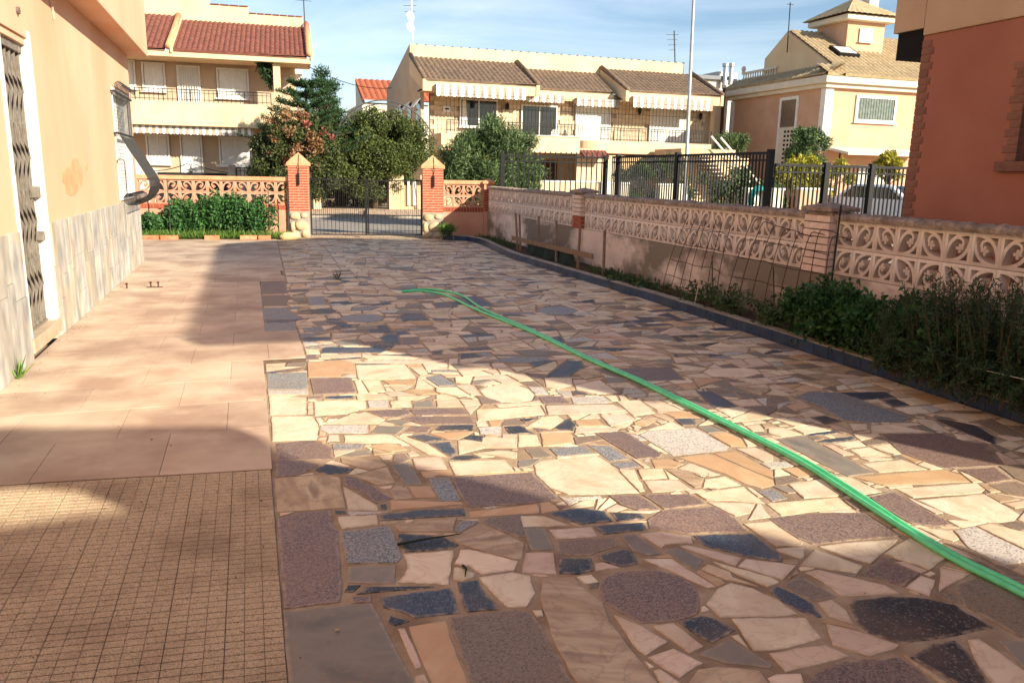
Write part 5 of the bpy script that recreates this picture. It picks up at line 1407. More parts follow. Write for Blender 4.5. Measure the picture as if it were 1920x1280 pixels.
# ---------------------------------------------------------------- long cream house, middle
I4 = Matrix.Identity(4); xl = 8.36; xr = 25.3; zev = 6.0; YW_ = 41.0; YE = 39.6
mh = thing('long_house', 'long cream house with brown tiled roofs and striped awnings', 'house', (17, 42, 0))
zbal = 3.42
M_CLAD = mat('pale_stone_cladding', L(218,198,168), L(196,174,144), scale=4, rough=0.9, bump=0.25, vary=0.10)
B('backing_wall', M_MORT2 if False else mat('clad_joint', L(176,156,130)), mh, (9.0,YW_+.03,2.6,xr,YW_+.25,5.9))
opening = [(10.55,12.6,3.9,5.3),(13.9,15.95,3.4,5.15),(17.0,19.1,3.4,5.5),(21.5,23.8,3.4,5.3)]
S1 = brick_mesh(.50,.06,.225,M_CLAD); S2 = brick_mesh(.36,.06,.225,M_CLAD); z = 2.9; row = 0
while z < 5.75:
    x = 9.0+(.2 if row % 2 else 0)
    while x < xr-.5:
        me = rg.choice((S1,S2)); l_ = .51 if me is S1 else .37
        if not any(x+l_-.05 > o_[0] and x+.05 < o_[1] and z+.1 > o_[2] and z-.1 < o_[3] for o_ in opening) and (z > 3.3):
            link('cladding_stone', me, mh, Vector((x+l_/2, YW_+rg.uniform(-.004,.004), z))-wloc(mh))
        x += l_
    z += .235; row += 1
B('lower_wall', M_CREAM, mh, (9.0,YW_,0,xr,YW_+.25,2.75)); 
b = MB(); b.prism([(YW_-.6,2.6),(YW_-.6,5.45),(YE,5.45),(YE,zev),(42.95,7.46),(42.95,8.1),(48.4,6.85),(50.4,6.5),(50.4,0),(YW_-.6,0)], xl, xl+.2, 0); b.build('gable_wall', M_TAUPE, mh)
B('right_wall', M_CREAM, mh, (xr,YW_-.2,0,xr+.25,50,6.6))
B('parapet', M_CREAM, mh, (xl+.2,43.0,6.2,24.65,43.3,8.08))
mb = MB()
for k in range(34): mb.cbox((xl+.4+k*.48, 43.15, 8.10), (.06,.34,.06), .01)
tag(mb.build('parapet_caps', M_ROOFBRN, mh), kind='stuff')
secs = [(xl+.1,14.25,0,zev), (14.3,18.9,.9,zev-.06), (19.4,25.1,0,zev)]
for i, (a, c_, dd, ze) in enumerate(secs):
    tiled_roof('roof_tiles', M_ROOFBRN, mh, I4, a, c_, (YE-.1+dd,ze), (42.98,7.46 if i != 1 else 7.2), .26, .42, .055)
    B('fascia', M_CREAM, mh, (a-.1,YE+dd-.05,ze-.55,c_+.1,YE+dd+.12,ze-.04), bevel=0.02); B('soffit', M_CREAM, mh, (a-.1,YE+dd+.121,ze-.5,c_+.1,YW_+.02,ze-.42))
for x_ in (xl+.05,14.3,19.35,25.15):
    b = MB(); b.tube([(x_,YE-.12,zev+.06),(x_,42.98,7.56)], .12, 8); b.build('roof_verge', M_ROOFBRN, mh, smooth=True)
    b = MB(); b.prism([(YE-.1,zev-.55),(YE-.1,zev),(42.98,7.44),(42.98,6.6)], x_-.09, x_+.09, 0); b.build('verge_wall', M_CREAM, mh)
for (a, c_, z0, z1) in opening[:2]:
    w_ = window(I4, mh, a, c_, YW_-.05, z0, z1, M_GLASS, leaves_=2)
for (a, c_, z0, z1) in opening[2:]:
    w_ = window(I4, mh, a, c_, YW_-.05, z0, z1, M_SHUT, leaves_=1, sub='roller_shutter', slats=.12)
b = MB(); 
for k in range(3): b.add([(10.68+k*.09,YW_-.085,3.98),(10.78+k*.09,YW_-.075,3.98),(10.76+k*.07,YW_-.075,5.2),(10.68+k*.07,YW_-.085,5.2)], [(0,1,2,3)])
b.build('curtain', M_WHITE, mh)
P_ = lambda u, v, y: PY(u, v, y)
for (u0, u1, vt, vb) in ((818,986,162,185),(988,1058,178,193),(1082,1160,186,201),(1188,1336,184,206)):
    yd = YE-.3 if u1-u0 > 100 else YE+.55; a = P_(u0,vt,yd); c_ = P_(u1,vb,yd); h_ = P_(u0,vt,yd).z-P_(u0,vb,yd).z
    awning(I4, mh, a.x, c_.x, YW_-.1, yd, P_(u0,vt,yd).z*.5+P_(u1,vt+(3 if u1-u0 > 100 else 1),yd).z*.5+.06, P_((u0+u1)/2,vt,yd).z, h_-.05, .2)
B('balcony_floor', M_CREAM, mh, (9.0,38.2,2.7,24.2,YW_-.01,2.9)); 
B('balcony_parapet', M_CREAM, mh, (9.2,38.05,2.62,16.1,38.2,zbal), bevel=0.02); B('balcony_parapet', M_CREAM, mh, (8.9,38.05,2.62,9.19,YW_-.1,zbal-.003))
b = MB(); n = 10; pts = [(16.35+.9*math.sin(math.pi/2*i/n), 39.1-.9*(1-math.cos(math.pi/2*i/n))-.0) for i in range(n+1)]
pts = [(16.12,39.4)]+[(16.2+1.3*(1-math.cos(math.pi/2*i/n)), 39.4-1.1*math.sin(math.pi/2*i/n)) for i in range(n+1)]+[(23.9,38.3)]
ring = pts+[(p[0]+.02,p[1]+.16) for p in pts[::-1]]; b.prism(ring, 2.66, 3.32); b.build('balcony_parapet', M_CREAM, mh)
B('parapet_coping', M_WALLW, mh, (9.15,38.0,zbal+.001,16.15,38.24,zbal+.05))
railing(I4, mh, 9.2, 16.0, 38.12, zbal+.05, 4.05, .18); railing(I4, mh, 17.4, 23.9, 38.37, 3.32, 4.0, .18)
mb = MB()
for k in range(72): x = 9.3+k*.2; mb.tube([(x, YE-.9, 2.9), (x, YE-.9, 5.5)], .009, 4, False)
for zz in (3.9,4.7,5.3): mb.tube([(9.3,YE-.9,zz),(23.6,YE-.9,zz)], .008, 4, False)
tag(mb.build('security_bars', M_IRON, mh), kind='stuff')
B('street_wall', M_CREAM, mh, (16.1,38.4,0,24.0,38.55,2.6)); B('garage_door', M_BROWN, mh, (12.2,YW_-.12,0,16.0,YW_-.02,2.3))
tiled_roof('porch_roof', M_ROOFRED, mh, I4, 16.2, 17.6, (37.6,2.45), (38.4,2.9), .2, .3)
b = MB(); b.lathe((20.4,38.3,2.1), [(.05,0),(.12,.05),(.13,.25),(.05,.33)], 8); b.build('wall_lamp', M_CONC, mh)
for k, (u, v) in enumerate(((886,192),(950,196),(1190+8,205),(1312,215))):
    p = P_(u, v, YW_-.1); b = MB(); b.lathe((p.x,p.y-.1,p.z-.3), [(.03,0),(.09,.05),(.11,.28),(.03,.4)], 8); b.build('wall_lamp', M_IRON, mh)
p0, p1 = P_(831,200,YW_-.1), P_(842,206,YW_-.1); b = B('number_plaque', M_WHITE, mh, (p0.x,YW_-.1,p1.z-.12,p1.x+.1,YW_-.05,p0.z+.05))
B('plaque_mark', M_IRON, b, (p0.x+.1,YW_-.104,p1.z+.0,p1.x,YW_-.101,p1.z+.08))
for k, (u, v0, v1, Yb) in enumerate(((785,190,235,41.6),(768,195,225,44.0),(752,200,225,46.5))):
    p = PX(u, v0, xl); B('window', M_GLASS, mh, (xl-.03,p.y-.5,PX(u,v1,xl).z,xl-.002,p.y+.5,p.z)); b = MB(); b.add([(xl-.01,p.y-.55,p.z+.1),(xl-.01,p.y+.55,p.z+.1),(xl-.4,p.y+.55,p.z-.35),(xl-.4,p.y-.55,p.z-.35)], [(0,1,2,3)]); o = b.build('small_awning', M_AWNW, mh); sm = o.modifiers.new('t','SOLIDIFY'); sm.thickness = .01
def chair(label, x, y, z, rz):
    r_ = thing('plastic_chair', label, 'chair', (0,0,0), 'white chairs on the balcony')
    B('seat', M_WHITE, r_, (-.22,-.2,.40,.22,.22,.44), bevel=0.01)
    b = MB(); b.prism([(-.22,.44),(.22,.44),(.2,.78),(.12,.9),(-.12,.9),(-.2,.78)], .18, .21, 1); b.build('backrest', M_WHITE, r_)
    for sx in (-.2,.2):
        for sy in (-.18,.2): b = MB(); b.tube([(sx,sy,0),(sx*.95,sy*.95,.41)], .02, 6); b.build('leg', M_WHITE, r_)
        b = MB(); b.tube([(sx*1.1,-.18,.42),(sx*1.1,-.18,.62),(sx*1.1,.2,.64)], .02, 6); b.build('armrest', M_WHITE, r_)
    r_.location = (x,y,z); r_.rotation_euler = (0,0,rz)
chair('white plastic chair facing out on the balcony, left one', P_(1035,240,39).x, 38.75, 2.9, R(180)); chair('white plastic chair turned sideways on the balcony, right one', P_(1063,240,39).x, 38.75, 2.9, R(95))
# aerials
def mast(label, u0, v0, u1, v1, y, extra):
    p, t = P_(u0,v0,y), P_(u1,v1,y); r_ = thing('antenna', label, 'antenna', p); b = MB(); b.tube([p,t], .035, 6); b.build('pole', M_WHITE if 'dish' in extra else M_GREYIRON, r_)
    if 'dish' in extra:
        for v in (32,52):
            c_ = P_(768,v,y); b = MB(); b.lathe((0,0,0), [(.02,-.06),(.2,0),(.26,.07),(.25,.08),(.0,.0)], 14); o = b.build('dish', M_WHITE, r_); o.rotation_euler = (R(80),0,R(30)); o.location = c_-p
    for k in range(4):
        zz = t.z-.25-.28*k; b = MB(); w_ = .5-.08*k; b.tube([(t.x-w_,t.y,zz),(t.x+w_*.6,t.y,zz+.05)], .012, 5); b.build('element', M_GREYIRON, r_)
    return r_
mast('white mast with two dishes on the left end of the long house', 775, 92, 771, -8, 43.2, 'dish'); mast('thin cluttered antenna at the right end of the long house', 1266, 130, 1264, 58, 43.2, 'x')

# ---------------------------------------------------------------- house with tower, right
rh = thing('tower_house', 'peach house with straw coloured roof tiles and small tower', 'house', (31, 38, 0)); rx = 27.55; M_PEACH = mat('peach_render', L(206,166,136), L(196,154,124), scale=1.2, rough=0.92, bump=0.12)
B('wall', M_PEACH, rh, (rx,34.0,0,38,42.2,6.05))
B('corner_pilaster', M_WHITE, rh, (rx-.06,33.93,3.0,rx+.42,34.3,6.04), bevel=0.01); B('corner_pilaster', M_WHITE, rh, (rx-.05,41.9,0,rx+.1,42.25,6.0))
B('cornice', M_WALLW, rh, (rx-.45,33.5,6.25,38.5,42.6,6.62), bevel=0.05); B('cornice', M_WALLW, rh, (rx-.25,33.72,6.052,38.3,42.4,6.248), bevel=0.03)
tiled_roof('roof_tiles', M_ROOFYEL, rh, I4, rx+.6, 38.5, (33.45,6.64), (38.3,9.45), .3, .42, .075); tiled_roof('corner_roof_tiles', M_ROOFYEL, rh, I4, rx-.45, rx+.6, (33.45,6.64), (34.4,7.19), .3, .42, .075)
b = MB(); b.prism([(34.3,7.1),(38.3,9.42),(40.2,8.2),(40.2,6.7),(34.3,6.7)], rx+.62, rx+.85, 0); b.build('gable_wall', M_CREAM, rh)
XS = Matrix(((0,1,0,0),(-1,0,0,0),(0,0,1,0),(0,0,0,1)))     # local u -> -Y, local d -> +X
tiled_roof('side_roof_tiles', M_ROOFYEL, rh, XS, -42.5, -33.5, (rx-.45,6.64), (rx+.62,7.25), .3, .42, .07)
bl_ = B('balustrade', M_WALLW, rh, (rx+.5,38.9,7.55,rx+.62,42.2,7.66))
for k in range(14): b = MB(); b.lathe((rx+.56,39.05+k*.23,7.15), [(.05,0),(.07,.12),(.035,.25),(.05,.4)], 8); b.build('baluster', M_WALLW, bl_)
b = MB(); b.lathe((rx+.56,42.1,7.66), [(.1,0),(.1,.1),(.14,.2),(.1,.32),(.03,.36)], 10); b.build('finial', M_WALLW, bl_)
tx0, tx1 = 30.3, 32.7; B('tower', M_PEACH, rh, (tx0,36.2,7.5,tx1,38.6,9.75)); B('tower_cornice', M_WALLW, rh, (tx0-.4,35.8,9.752,tx1+.4,39.0,10.05), bevel=0.08)
for (A_, nm) in ((None,'tower_roof'),):
    b = MB(); xa, xb, ya, yb = tx0-.6, tx1+.6, 35.6, 39.2; cxx, cyy = (tx0+tx1)/2, 37.4; ap = (cxx,cyy,11.15); vs = []; fs = []
    for (P0, P1) in (((xa,ya),(xb,ya)),((xb,ya),(xb,yb)),((xb,yb),(xa,yb)),((xa,yb),(xa,ya))):
        n = 40
        for j in range(7):
            t = j/6
            for lift in (.02,0):
                for i in range(n+1):
                    s = i/n; x = P0[0]+(P1[0]-P0[0])*s; y = P0[1]+(P1[1]-P0[1])*s; c_ = .03*abs(math.cos(math.pi*i/4))
                    vs.append((x+(ap[0]-x)*t, y+(ap[1]-y)*t, 10.06+(ap[2]-10.06)*t+c_*(1-t)+lift))
        o_ = len(vs)-14*(n+1)
        for j in range(13):
            for i in range(n): fs.append((o_+j*(n+1)+i, o_+j*(n+1)+i+1, o_+(j+1)*(n+1)+i+1, o_+(j+1)*(n+1)+i))
    b.add(vs, fs); tag(b.build(nm, M_ROOFYEL, rh, fix=False), kind='stuff')
a, c_ = P_(1613,53,36.15), P_(1634,80,36.15); window(I4, rh, a.x, c_.x, 36.16, c_.z, a.z, M_SHUT, leaves_=1, sub='shutter')
ch = B('chimney', M_WALLW, rh, (tx1-.55,36.9,10.2,tx1+.05,37.5,11.45)); B('chimney_cowl', M_IRON, ch, (tx1-.6,36.85,11.46,tx1+.1,37.55,11.62)); 
s0 = Vector((rx+2.2,0,0)); b = MB(); sk = lambda x, t, h_: (x, 33.45+(38.3-33.45)*t-.5*h_, 6.64+(9.45-6.64)*t+.87*h_)
xa, xb = P_(1568,95,35.6).x, P_(1606,100,35.6).x
b.add([sk(xa,.40,.05),sk(xb,.40,.05),sk(xb,.58,.05),sk(xa,.58,.05),sk(xa,.40,.22),sk(xb,.40,.22),sk(xb,.58,.22),sk(xa,.58,.22)], [(0,1,2,3),(4,5,6,7),(0,1,5,4),(1,2,6,5),(2,3,7,6),(3,0,4,7)]); sl_ = b.build('skylight', M_IRON, rh)
b = MB(); b.add([sk(xa+.12,.42,.23),sk(xb-.12,.42,.23),sk(xb-.12,.56,.23),sk(xa+.12,.56,.23)], [(0,1,2,3)]); b.build('pane', mat('bright_pane', L(210,210,205), rough=0.15, bump=0, spec=0.6), sl_)
a, c_ = P_(1607,178,33.95), P_(1677,232,33.95); w_ = window(I4, rh, a.x, c_.x, 33.97, c_.z, a.z, mat('grey_pane', L(120,132,124), L(96,108,102), rough=0.2, bump=0), leaves_=1, t=.14)
for k in range(14): x = a.x+.2+(c_.x-a.x-.4)*k/13; b = MB(); b.tube([(x,33.86,c_.z+.12),(x,33.86,a.z-.12)], .016, 5); b.build('window_bar', M_GREYIRON, w_)
a, c_ = PX(1464,184,rx), PX(1489,290,rx); w_ = B('stair_window', M_WHITE, rh, (rx-.05,c_.y,2.0,rx+.01,c_.y+.16,a.z), (rx-.05,a.y-.16,2.0,rx+.01,a.y,a.z), (rx-.05,c_.y+.16,a.z-.16,rx+.01,a.y-.16,a.z))
B('pane', mat('shade_pane', L(120,100,84), L(104,86,72), rough=0.3, bump=0), w_, (rx-.02,c_.y+.16,4.3,rx-.005,a.y-.16,a.z-.16)); B('lattice_panel', M_WALLW, w_, (rx-.03,c_.y+.16,2.0,rx-.012,a.y-.16,4.28))
mb = MB()
for k in range(9):
    for j in range(3): mb.box(rx-.034,c_.y+.25+j*.28,2.15+k*.23,rx-.0305,c_.y+.25+j*.28+.17,2.15+k*.23+.12)
tag(mb.build('lattice_holes', M_DARKIN, w_), kind='stuff')
b = MB(); b.add([(27.9,33.99,3.1),(33.5,33.99,3.1),(33.5,32.4,2.8),(27.9,32.4,2.8)], [(0,1,2,3)]); o = b.build('porch_canopy', M_WALLW, rh); sm = o.modifiers.new('t','SOLIDIFY'); sm.thickness = .12
b = MB(); b.tube([(28.1,33.2,0),(28.1,33.2,2.9)], .04, 6); b.build('canopy_post', M_IRON, rh)
a = P_(1640,290,33.9); window(I4, rh, P_(1612,290,33.95).x, P_(1665,290,33.95).x, 33.95, .1, 2.35, M_SHUT, leaves_=2, sub='shutter', slats=.1)
p, t = P_(1479,62,38.0), P_(1482,5,38.0); r_ = thing('antenna', 'slim dark antenna on the gable of the peach house', 'antenna', p); b = MB(); b.tube([p-Vector((0,0,1.0)),t], .03, 5); b.build('pole', M_IRON, r_); b = MB(); b.tube([t+Vector((-.2,0,-.1)),t+Vector((.2,0,-.1))], .015, 5); b.build('element', M_IRON, r_)
# buildings farther back
fb = thing('far_building', 'pale grey flat roofed building with steel flues, behind the long house', 'building', (33, 56, 0)); a, c_ = P_(1296,150,55), P_(1392,135,55)
B('wall', mat('pale_grey_render', L(206,200,190), L(190,184,174), scale=1), fb, (P_(1300,150,55).x,55,0,P_(1392,150,55).x,62,P_(1340,150,55).z)); B('roof_slab', mat('slate_grey', L(128,130,134)), fb, (P_(1300,150,55).x-.3,54.7,P_(1340,150,55).z,P_(1362,150,55).x,62,P_(1340,143,55).z)); B('stair_head', MATS['pale_grey_render'], fb, (P_(1352,140,55).x,55.5,P_(1340,150,55).z,P_(1390,140,55).x,60,P_(1370,134,55).z))
for u in (1358,1369): p = P_(u,160,54.6); b = MB(); b.lathe((p.x,p.y,p.z), [(.17,0),(.17,P_(u,126,54.6).z-p.z),(.26,P_(u,125,54.6).z-p.z),(.26,P_(u,119,54.6).z-p.z)], 10); b.build('flue', mat('steel', L(176,180,184), rough=0.3, metallic=0.7, bump=0), fb)
B('window', M_GLASS, fb, (P_(1376,150,54.9).x,54.95,P_(1376,158,54.9).z,P_(1383,150,54.9).x,54.99,P_(1376,148,54.9).z))
o = B('side_house', M_CREAM, None, (xr+.3,42.5,0,P_(1364,200,42.5).x,50,P_(1350,170,42.5).z)); r_ = thing('cream_annex', 'narrow cream annex with drainpipe between the two houses', 'house', (26,43,0)); o.parent = r_; o.location = -Vector(r_.location); o.name = 'wall'
b = MB(); b.tube([P_(1358,165,42.4),P_(1352,262,42.4)], .09, 6); b.build('drainpipe', M_BROWN, r_); p = P_(1354,190,42.4); B('white_panel', M_WHITE, r_, (P_(1350,180,42.4).x+.3,42.42,p.z-1,P_(1362,180,42.4).x,42.48,p.z+.6))
oh = thing('orange_roof_house', 'small white house with orange tiled roof far down the side street', 'house', (9, 62, 0)); B('wall', M_WALLW, oh, (7.95,58.5,0,13,68,6.3)); tiled_roof('roof_tiles', mat('orange_roof_tile', L(176,100,70), L(156,84,58), scale=5, rough=0.85), oh, I4, 7.9, 13, (58,6.5), (62,8.2), .42, .5, .08)
b = MB(); b.prism([(58.5,6.3),(62,8.0),(62,6.3)], 7.95, 8.15, 0); b.build('gable', M_WALLW, oh)
bg_ = thing('low_house', 'distant low house roof glimpsed between the pine and the hedge', 'house', (4, 70, 0)); B('wall', M_WALLW, bg_, (2,70,0,7.6,76,4.9)); tiled_roof('roof_tiles', MATS['orange_roof_tile'], bg_, I4, 1.8, 7.8, (69.6,5.0), (73,6.0), .4, .5, .06); B('chimney', M_WALLW, bg_, (5.6,71,5.3,6.1,71.5,6.9))

# ================================================================ trees and things in the street
LF_FIC = leafmat('ficus_leaf', L(52,68,34), L(112,122,64)); LF_OLE = leafmat('oleander_leaf', L(46,70,40), L(116,136,86)); LF_BOU = leafmat('bougainvillea_leaf', L(40,54,30), L(96,104,56)); LF_FLR = leafmat('bract_red', L(150,66,64), L(166,98,84), .6, .3); LF_FLO = leafmat('bract_orange', L(146,96,66), L(158,130,92), .6, .3)
LF_PIN = leafmat('pine_needle', L(30,56,34), L(66,96,52)); LF_LEM = leafmat('lemon_leaf', L(110,118,36), L(190,176,60)); LF_BRN = leafmat('dry_hedge_leaf', L(70,58,38), L(126,104,66), .8, .15)
def tree(name, label, cat, base, crown, n_leaf, lsize, lm, clumps, rs, trunk_r=.12, h0=.9, aspect=.42, up=.2, seed=1, shell=.3, group=None, flat=1.0, low=-1.0):
    """crown = (cx,cy,cz, rx,ry,rz)"""
    r_ = thing(name, label, cat, base, group); bl = clump_blobs(crown[:3], crown[3:], clumps, rs, flat, seed, low); mb = MB(); b0 = Vector(base); fork = b0+Vector((0,0,h0))
    mb.tube([b0-Vector((0,0,.1)), b0.lerp(fork,.5)+Vector((.03,.02,0)), fork], [trunk_r*1.2,trunk_r,trunk_r*.85], 8); random.seed(seed)
    branchy(mb, fork, [bl[i][:3] for i in range(0, len(bl), max(1, len(bl)//14))], trunk_r*.5, .012); mb.build('trunk', M_BARK, r_, smooth=True)
    leaves('crown', lm, r_, blob_points(bl, n_leaf, shell), lsize, aspect, up); return r_
tree('ficus_hedge', 'broad olive green domed hedge tree under the metal arch', 'tree', (5.0,33.6,0), (5.1,33.4,2.25,2.3,1.2,1.75), 70000, .11, LF_FIC, 170, .40, .14, .8, .42, .1, 3, .25)
tree('oleander', 'large oleander shrub with narrow grey green leaves, behind the right pillar', 'shrub', (7.0,23.4,0), (6.95,23.2,1.6,1.5,1.0,1.5), 42000, .15, LF_OLE, 110, .34, .07, .4, .18, .75, 5, .15)
r_ = tree('bougainvillea', 'flowering bougainvillea with red and orange bracts, behind the left pillar', 'shrub', (1.75,30.9,0), (1.75,30.7,1.95,1.55,.9,1.65), 40000, .10, LF_BOU, 120, .36, .09, .6, .55, .1, 9, .25)
bl = clump_blobs((1.85,30.1,2.3), (1.45,.55,1.4), 34, .2, 1, 21); leaves('red_bracts', LF_FLR, r_, blob_points(bl[:14], 260, .1), .10, .8, .1); leaves('orange_bracts', LF_FLO, r_, blob_points(bl[14:]+[(2.35,29.9,2.4,.35,.2,.4),(2.2,29.9,2.75,.25,.2,.25),(1.9,30.2,3.5,.3,.2,.25)], 1700, .1), .10, .75, .1)
# araucaria: tiers of level, fringed branches
r_ = thing('norfolk_pine', 'dark green pine with level tiered branches above the bougainvillea', 'tree', (2.25,32.6,0)); mb = MB(); mb.tube([(2.25,32.6,-.1),(2.3,32.6,2.5),(2.28,32.6,5.0)], [.14,.10,.03], 8); pos = []
for tier in range(8):
    z0 = 1.9+tier*.40; L_ = 2.75-(tier*.29)
    for k in range(7):
        a = 2*math.pi*k/7+tier*.5; d = Vector((math.cos(a), math.sin(a), 0)); tip = Vector((2.27,32.6,z0))+d*L_*random.uniform(.85,1.1)+Vector((0,0,L_*.22)); p = Vector((2.27,32.6,z0)); mb.tube([p, p.lerp(tip,.5)-Vector((0,0,.06)), tip], [.03,.02,.008], 5)
        s = RNG.uniform(.15,1,420); A = np.array(p)[None]*(1-s[:,None])+np.array(tip)[None]*s[:,None]; sd_ = np.array((-d.y,d.x,0)); w_ = RNG.normal(size=420)*.17*(1.15-s); A += sd_[None]*w_[:,None]; A[:,2] += np.abs(RNG.normal(size=420))*.06-.05; pos.append(A)
mb.build('trunk', M_BARK, r_, smooth=True); leaves('crown', LF_PIN, r_, np.concatenate(pos), .12, .2, .5)
# small far conifer
tree('cypress', 'ragged dark conifer behind the pine, beside the cream house', 'tree', (4.3,47,0), (4.3,47,5.3,.9,.9,1.6), 5000, .22, LF_PIN, 24, .4, .12, 3.8, .2, .5, 13, .2)
tree('street_tree', 'small round evergreen tree in front of the peach house', 'tree', (PY(1515,290,29).x,29,0), (PY(1515,290,29).x,29,2.75,.9,.8,1.15), 12000, .13, LF_OLE, 40, .26, .06, 1.4, .4, .3, 15, .2)
tree('lemon_tree', 'yellow green lemon tree seen through the black fence', 'tree', (PY(1530,330,25).x,25,0), (PY(1525,330,25).x,25,1.55,1.9,.6,.75), 7000, .12, LF_LEM, 40, .26, .05, .7, .5, .2, 17, .2)
tree('lemon_tree', 'yellowish small tree at the edge of the terracotta house', 'tree', (PY(1672,290,27).x,27,0), (PY(1672,295,27).x,27,2.2,.55,.5,.5), 2600, .12, LF_LEM, 18, .22, .05, 1.3, .5, .2, 19, .2)
tree('creeper', 'trailing creeper on top of the stair wall', 'plant', (PY(1375,262,36).x,36.2,1.5), (PY(1378,255,36).x,36.2,3.4,.95,.5,.5), 4200, .13, LF_OLE, 26, .26, .04, .9, .35, -.3, 23, .2)
tree('hedge', 'dry brownish hedge seen through the gate', 'hedge', (4.6,36.2,0), (4.6,36.2,.75,2.5,.7,.9), 9000, .13, LF_BRN, 60, .34, .06, .3, .5, .2, 29, .2)
tree('shrub', 'dark shrub behind the black fence near the stairs', 'shrub', (PY(1400,340,24).x,24,0), (PY(1400,340,24).x,24,.95,1.5,.5,.85), 8000, .12, LF_OLE, 40, .28, .05, .3, .4, .3, 31, .2)
tree('shrub', 'shrub in the middle behind the long black fence', 'shrub', (PY(1245,340,27).x,27,0), (PY(1240,340,27).x,27,1.3,1.9,.5,.9), 8000, .12, LF_OLE, 40, .28, .05, .3, .4, .3, 33, .2)
# arch of bent pipe over the entrance
b = MB(); pts = [(PY(600,255,31.8).x+(PY(835,330,31.8).x-PY(600,255,31.8).x)*i/24, 31.8, 0) for i in range(25)]
xc, rxx = (pts[0][0]+pts[-1][0])/2, (pts[-1][0]-pts[0][0])/2; b.tube([(xc+rxx*math.cos(math.pi*(1-i/30)), 31.6, .2+4.05*math.sin(math.pi*i/30)**.8) for i in range(31)], .025, 6); b.tube([(xc+(rxx-.12)*math.cos(math.pi*(1-i/30)), 31.9, .2+3.93*math.sin(math.pi*i/30)**.8) for i in range(31)], .02, 6)
tag(b.build('pipe_arch', M_GREYIRON), 'thin bent pipe arch over the domed hedge tree', 'arch')
# cream entrance piers and walls across the street
for (u0,u1,vt,y,l_) in ((586,601,335,33.0,'slim cream entrance pier left, seen past the gate'),(729,757,322,33.0,'stout cream entrance pier seen through the gate, right')):
    a, c_ = PY(u0,vt,y), PY(u1,vt,y); tag(B('entrance_pier', M_CREAM, None, (a.x,y,0,c_.x,y+.5,a.z), bevel=0.02), l_, 'pier', group='piers across the street')
a, c_ = PY(757,338,33.1), PY(792,340,33.1); r_ = thing('low_wall', 'low cream wall with white posts behind the right gate leaf', 'wall', (a.x,33.1,0)); B('body', M_CREAM, r_, (a.x+.002,33.1,0,PY(905,340,33.1).x,33.35,a.z-.2)); B('post', M_WHITE, r_, (PY(764,338,33).x,32.98,.2,PY(768,338,33).x,33.08,a.z)); B('post', M_WHITE, r_, (PY(774,338,33).x,32.98,.2,PY(780,338,33).x,33.08,a.z))
# overhead wire
b = MB(); P0, P1 = PY(578,125,36), PY(735,165,45); b.tube([P0.lerp(P1,i/12)-Vector((0,0,.9*4*(i/12)*(1-i/12)*.35)) for i in range(13)], .018, 5); tag(b.build('overhead_wire', M_IRON), 'black overhead wire sagging from the cream house eave', 'wire')
# street lamp
px0 = PY(1284,372,23.0); lt = PY(1302,-30,23.0); r_ = thing('street_lamp', 'tall pale grey street lamp post behind the fence', 'street lamp', (px0.x,23,0)); b = MB(); b.tube([(px0.x,23,-.05),(px0.x,23,1.0),(px0.x,23,1.05),((px0.x+lt.x)/2,23,4),(lt.x,23,lt.z),(lt.x,23,8.2)], [.09,.09,.065,.055,.045,.04], 10); b.build('pole', mat('galvanised', L(190,188,182), L(170,168,162), scale=5, rough=0.4, metallic=0.3, bump=0.05), r_, smooth=True)
b = MB(); b.cbox((lt.x+.4,23,8.2),(.9,.2,.12),.04); b.build('lamp_head', MATS['galvanised'], r_); b = MB(); b.lathe((px0.x,23,0), [(.16,0),(.16,.05),(.1,.12)], 12); b.build('base_plate', MATS['galvanised'], r_)
# black fences of the neighbouring plot
def fence(label, A, Bp, z0, z1, gap, posts, knuckle=False, spikes=False):
    A = Vector(A); Bp = Vector(Bp); r_ = thing('iron_fence', label, 'fence', (A.x,A.y,0), 'black iron fences of the neighbouring plot'); d = Bp-A; L_ = d.length; ang = math.atan2(d.y, d.x); xf = Matrix.Translation((A.x,A.y,0)) @ Matrix.Rotation(ang,4,'Z')
    XB(xf, 'top_rail', M_IRON, r_, (0,-.02,z1-.045,L_,.02,z1)); XB(xf, 'second_rail', M_IRON, r_, (0,-.02,z1-.16,L_,.02,z1-.13)); XB(xf, 'bottom_rail', M_IRON, r_, (0,-.02,z0+.05,L_,.02,z0+.09))
    n = int(L_/gap)
    for i in range(n+1):
        u = L_*i/n; b = MB(xf); b.box(u-.012,-.012,z0+.05,u+.012,.012,z1+(.10 if spikes else -.01))
        if knuckle: b.lathe((u,0,z0+.62), [(.009,0),(.025,.03),(.009,.06)], 6)
        b.build('bar', M_IRON, r_, fix=False)
    for t in posts: XB(xf, 'post', M_IRON, r_, (L_*t-.05,-.05,0,L_*t+.05,.05,z1+.04))
fence('black spiked fence panel along the street, in front of the oleander', (5.85,18.55), (8.45,18.2), .25, 2.03, .125, (0.0,.985), False, True)
fence('long dense black fence running towards the viewer behind the pink wall', (8.55,18.1), (8.62,11.9), .2, 2.05, .10, (.05,.5,1.0))
cy_ = 12.2; fence('black fence with knotted bars beside the terracotta house', (8.95,cy_), (12.4,cy_), .1, 1.86, .095, (.32,.62,.99), True)
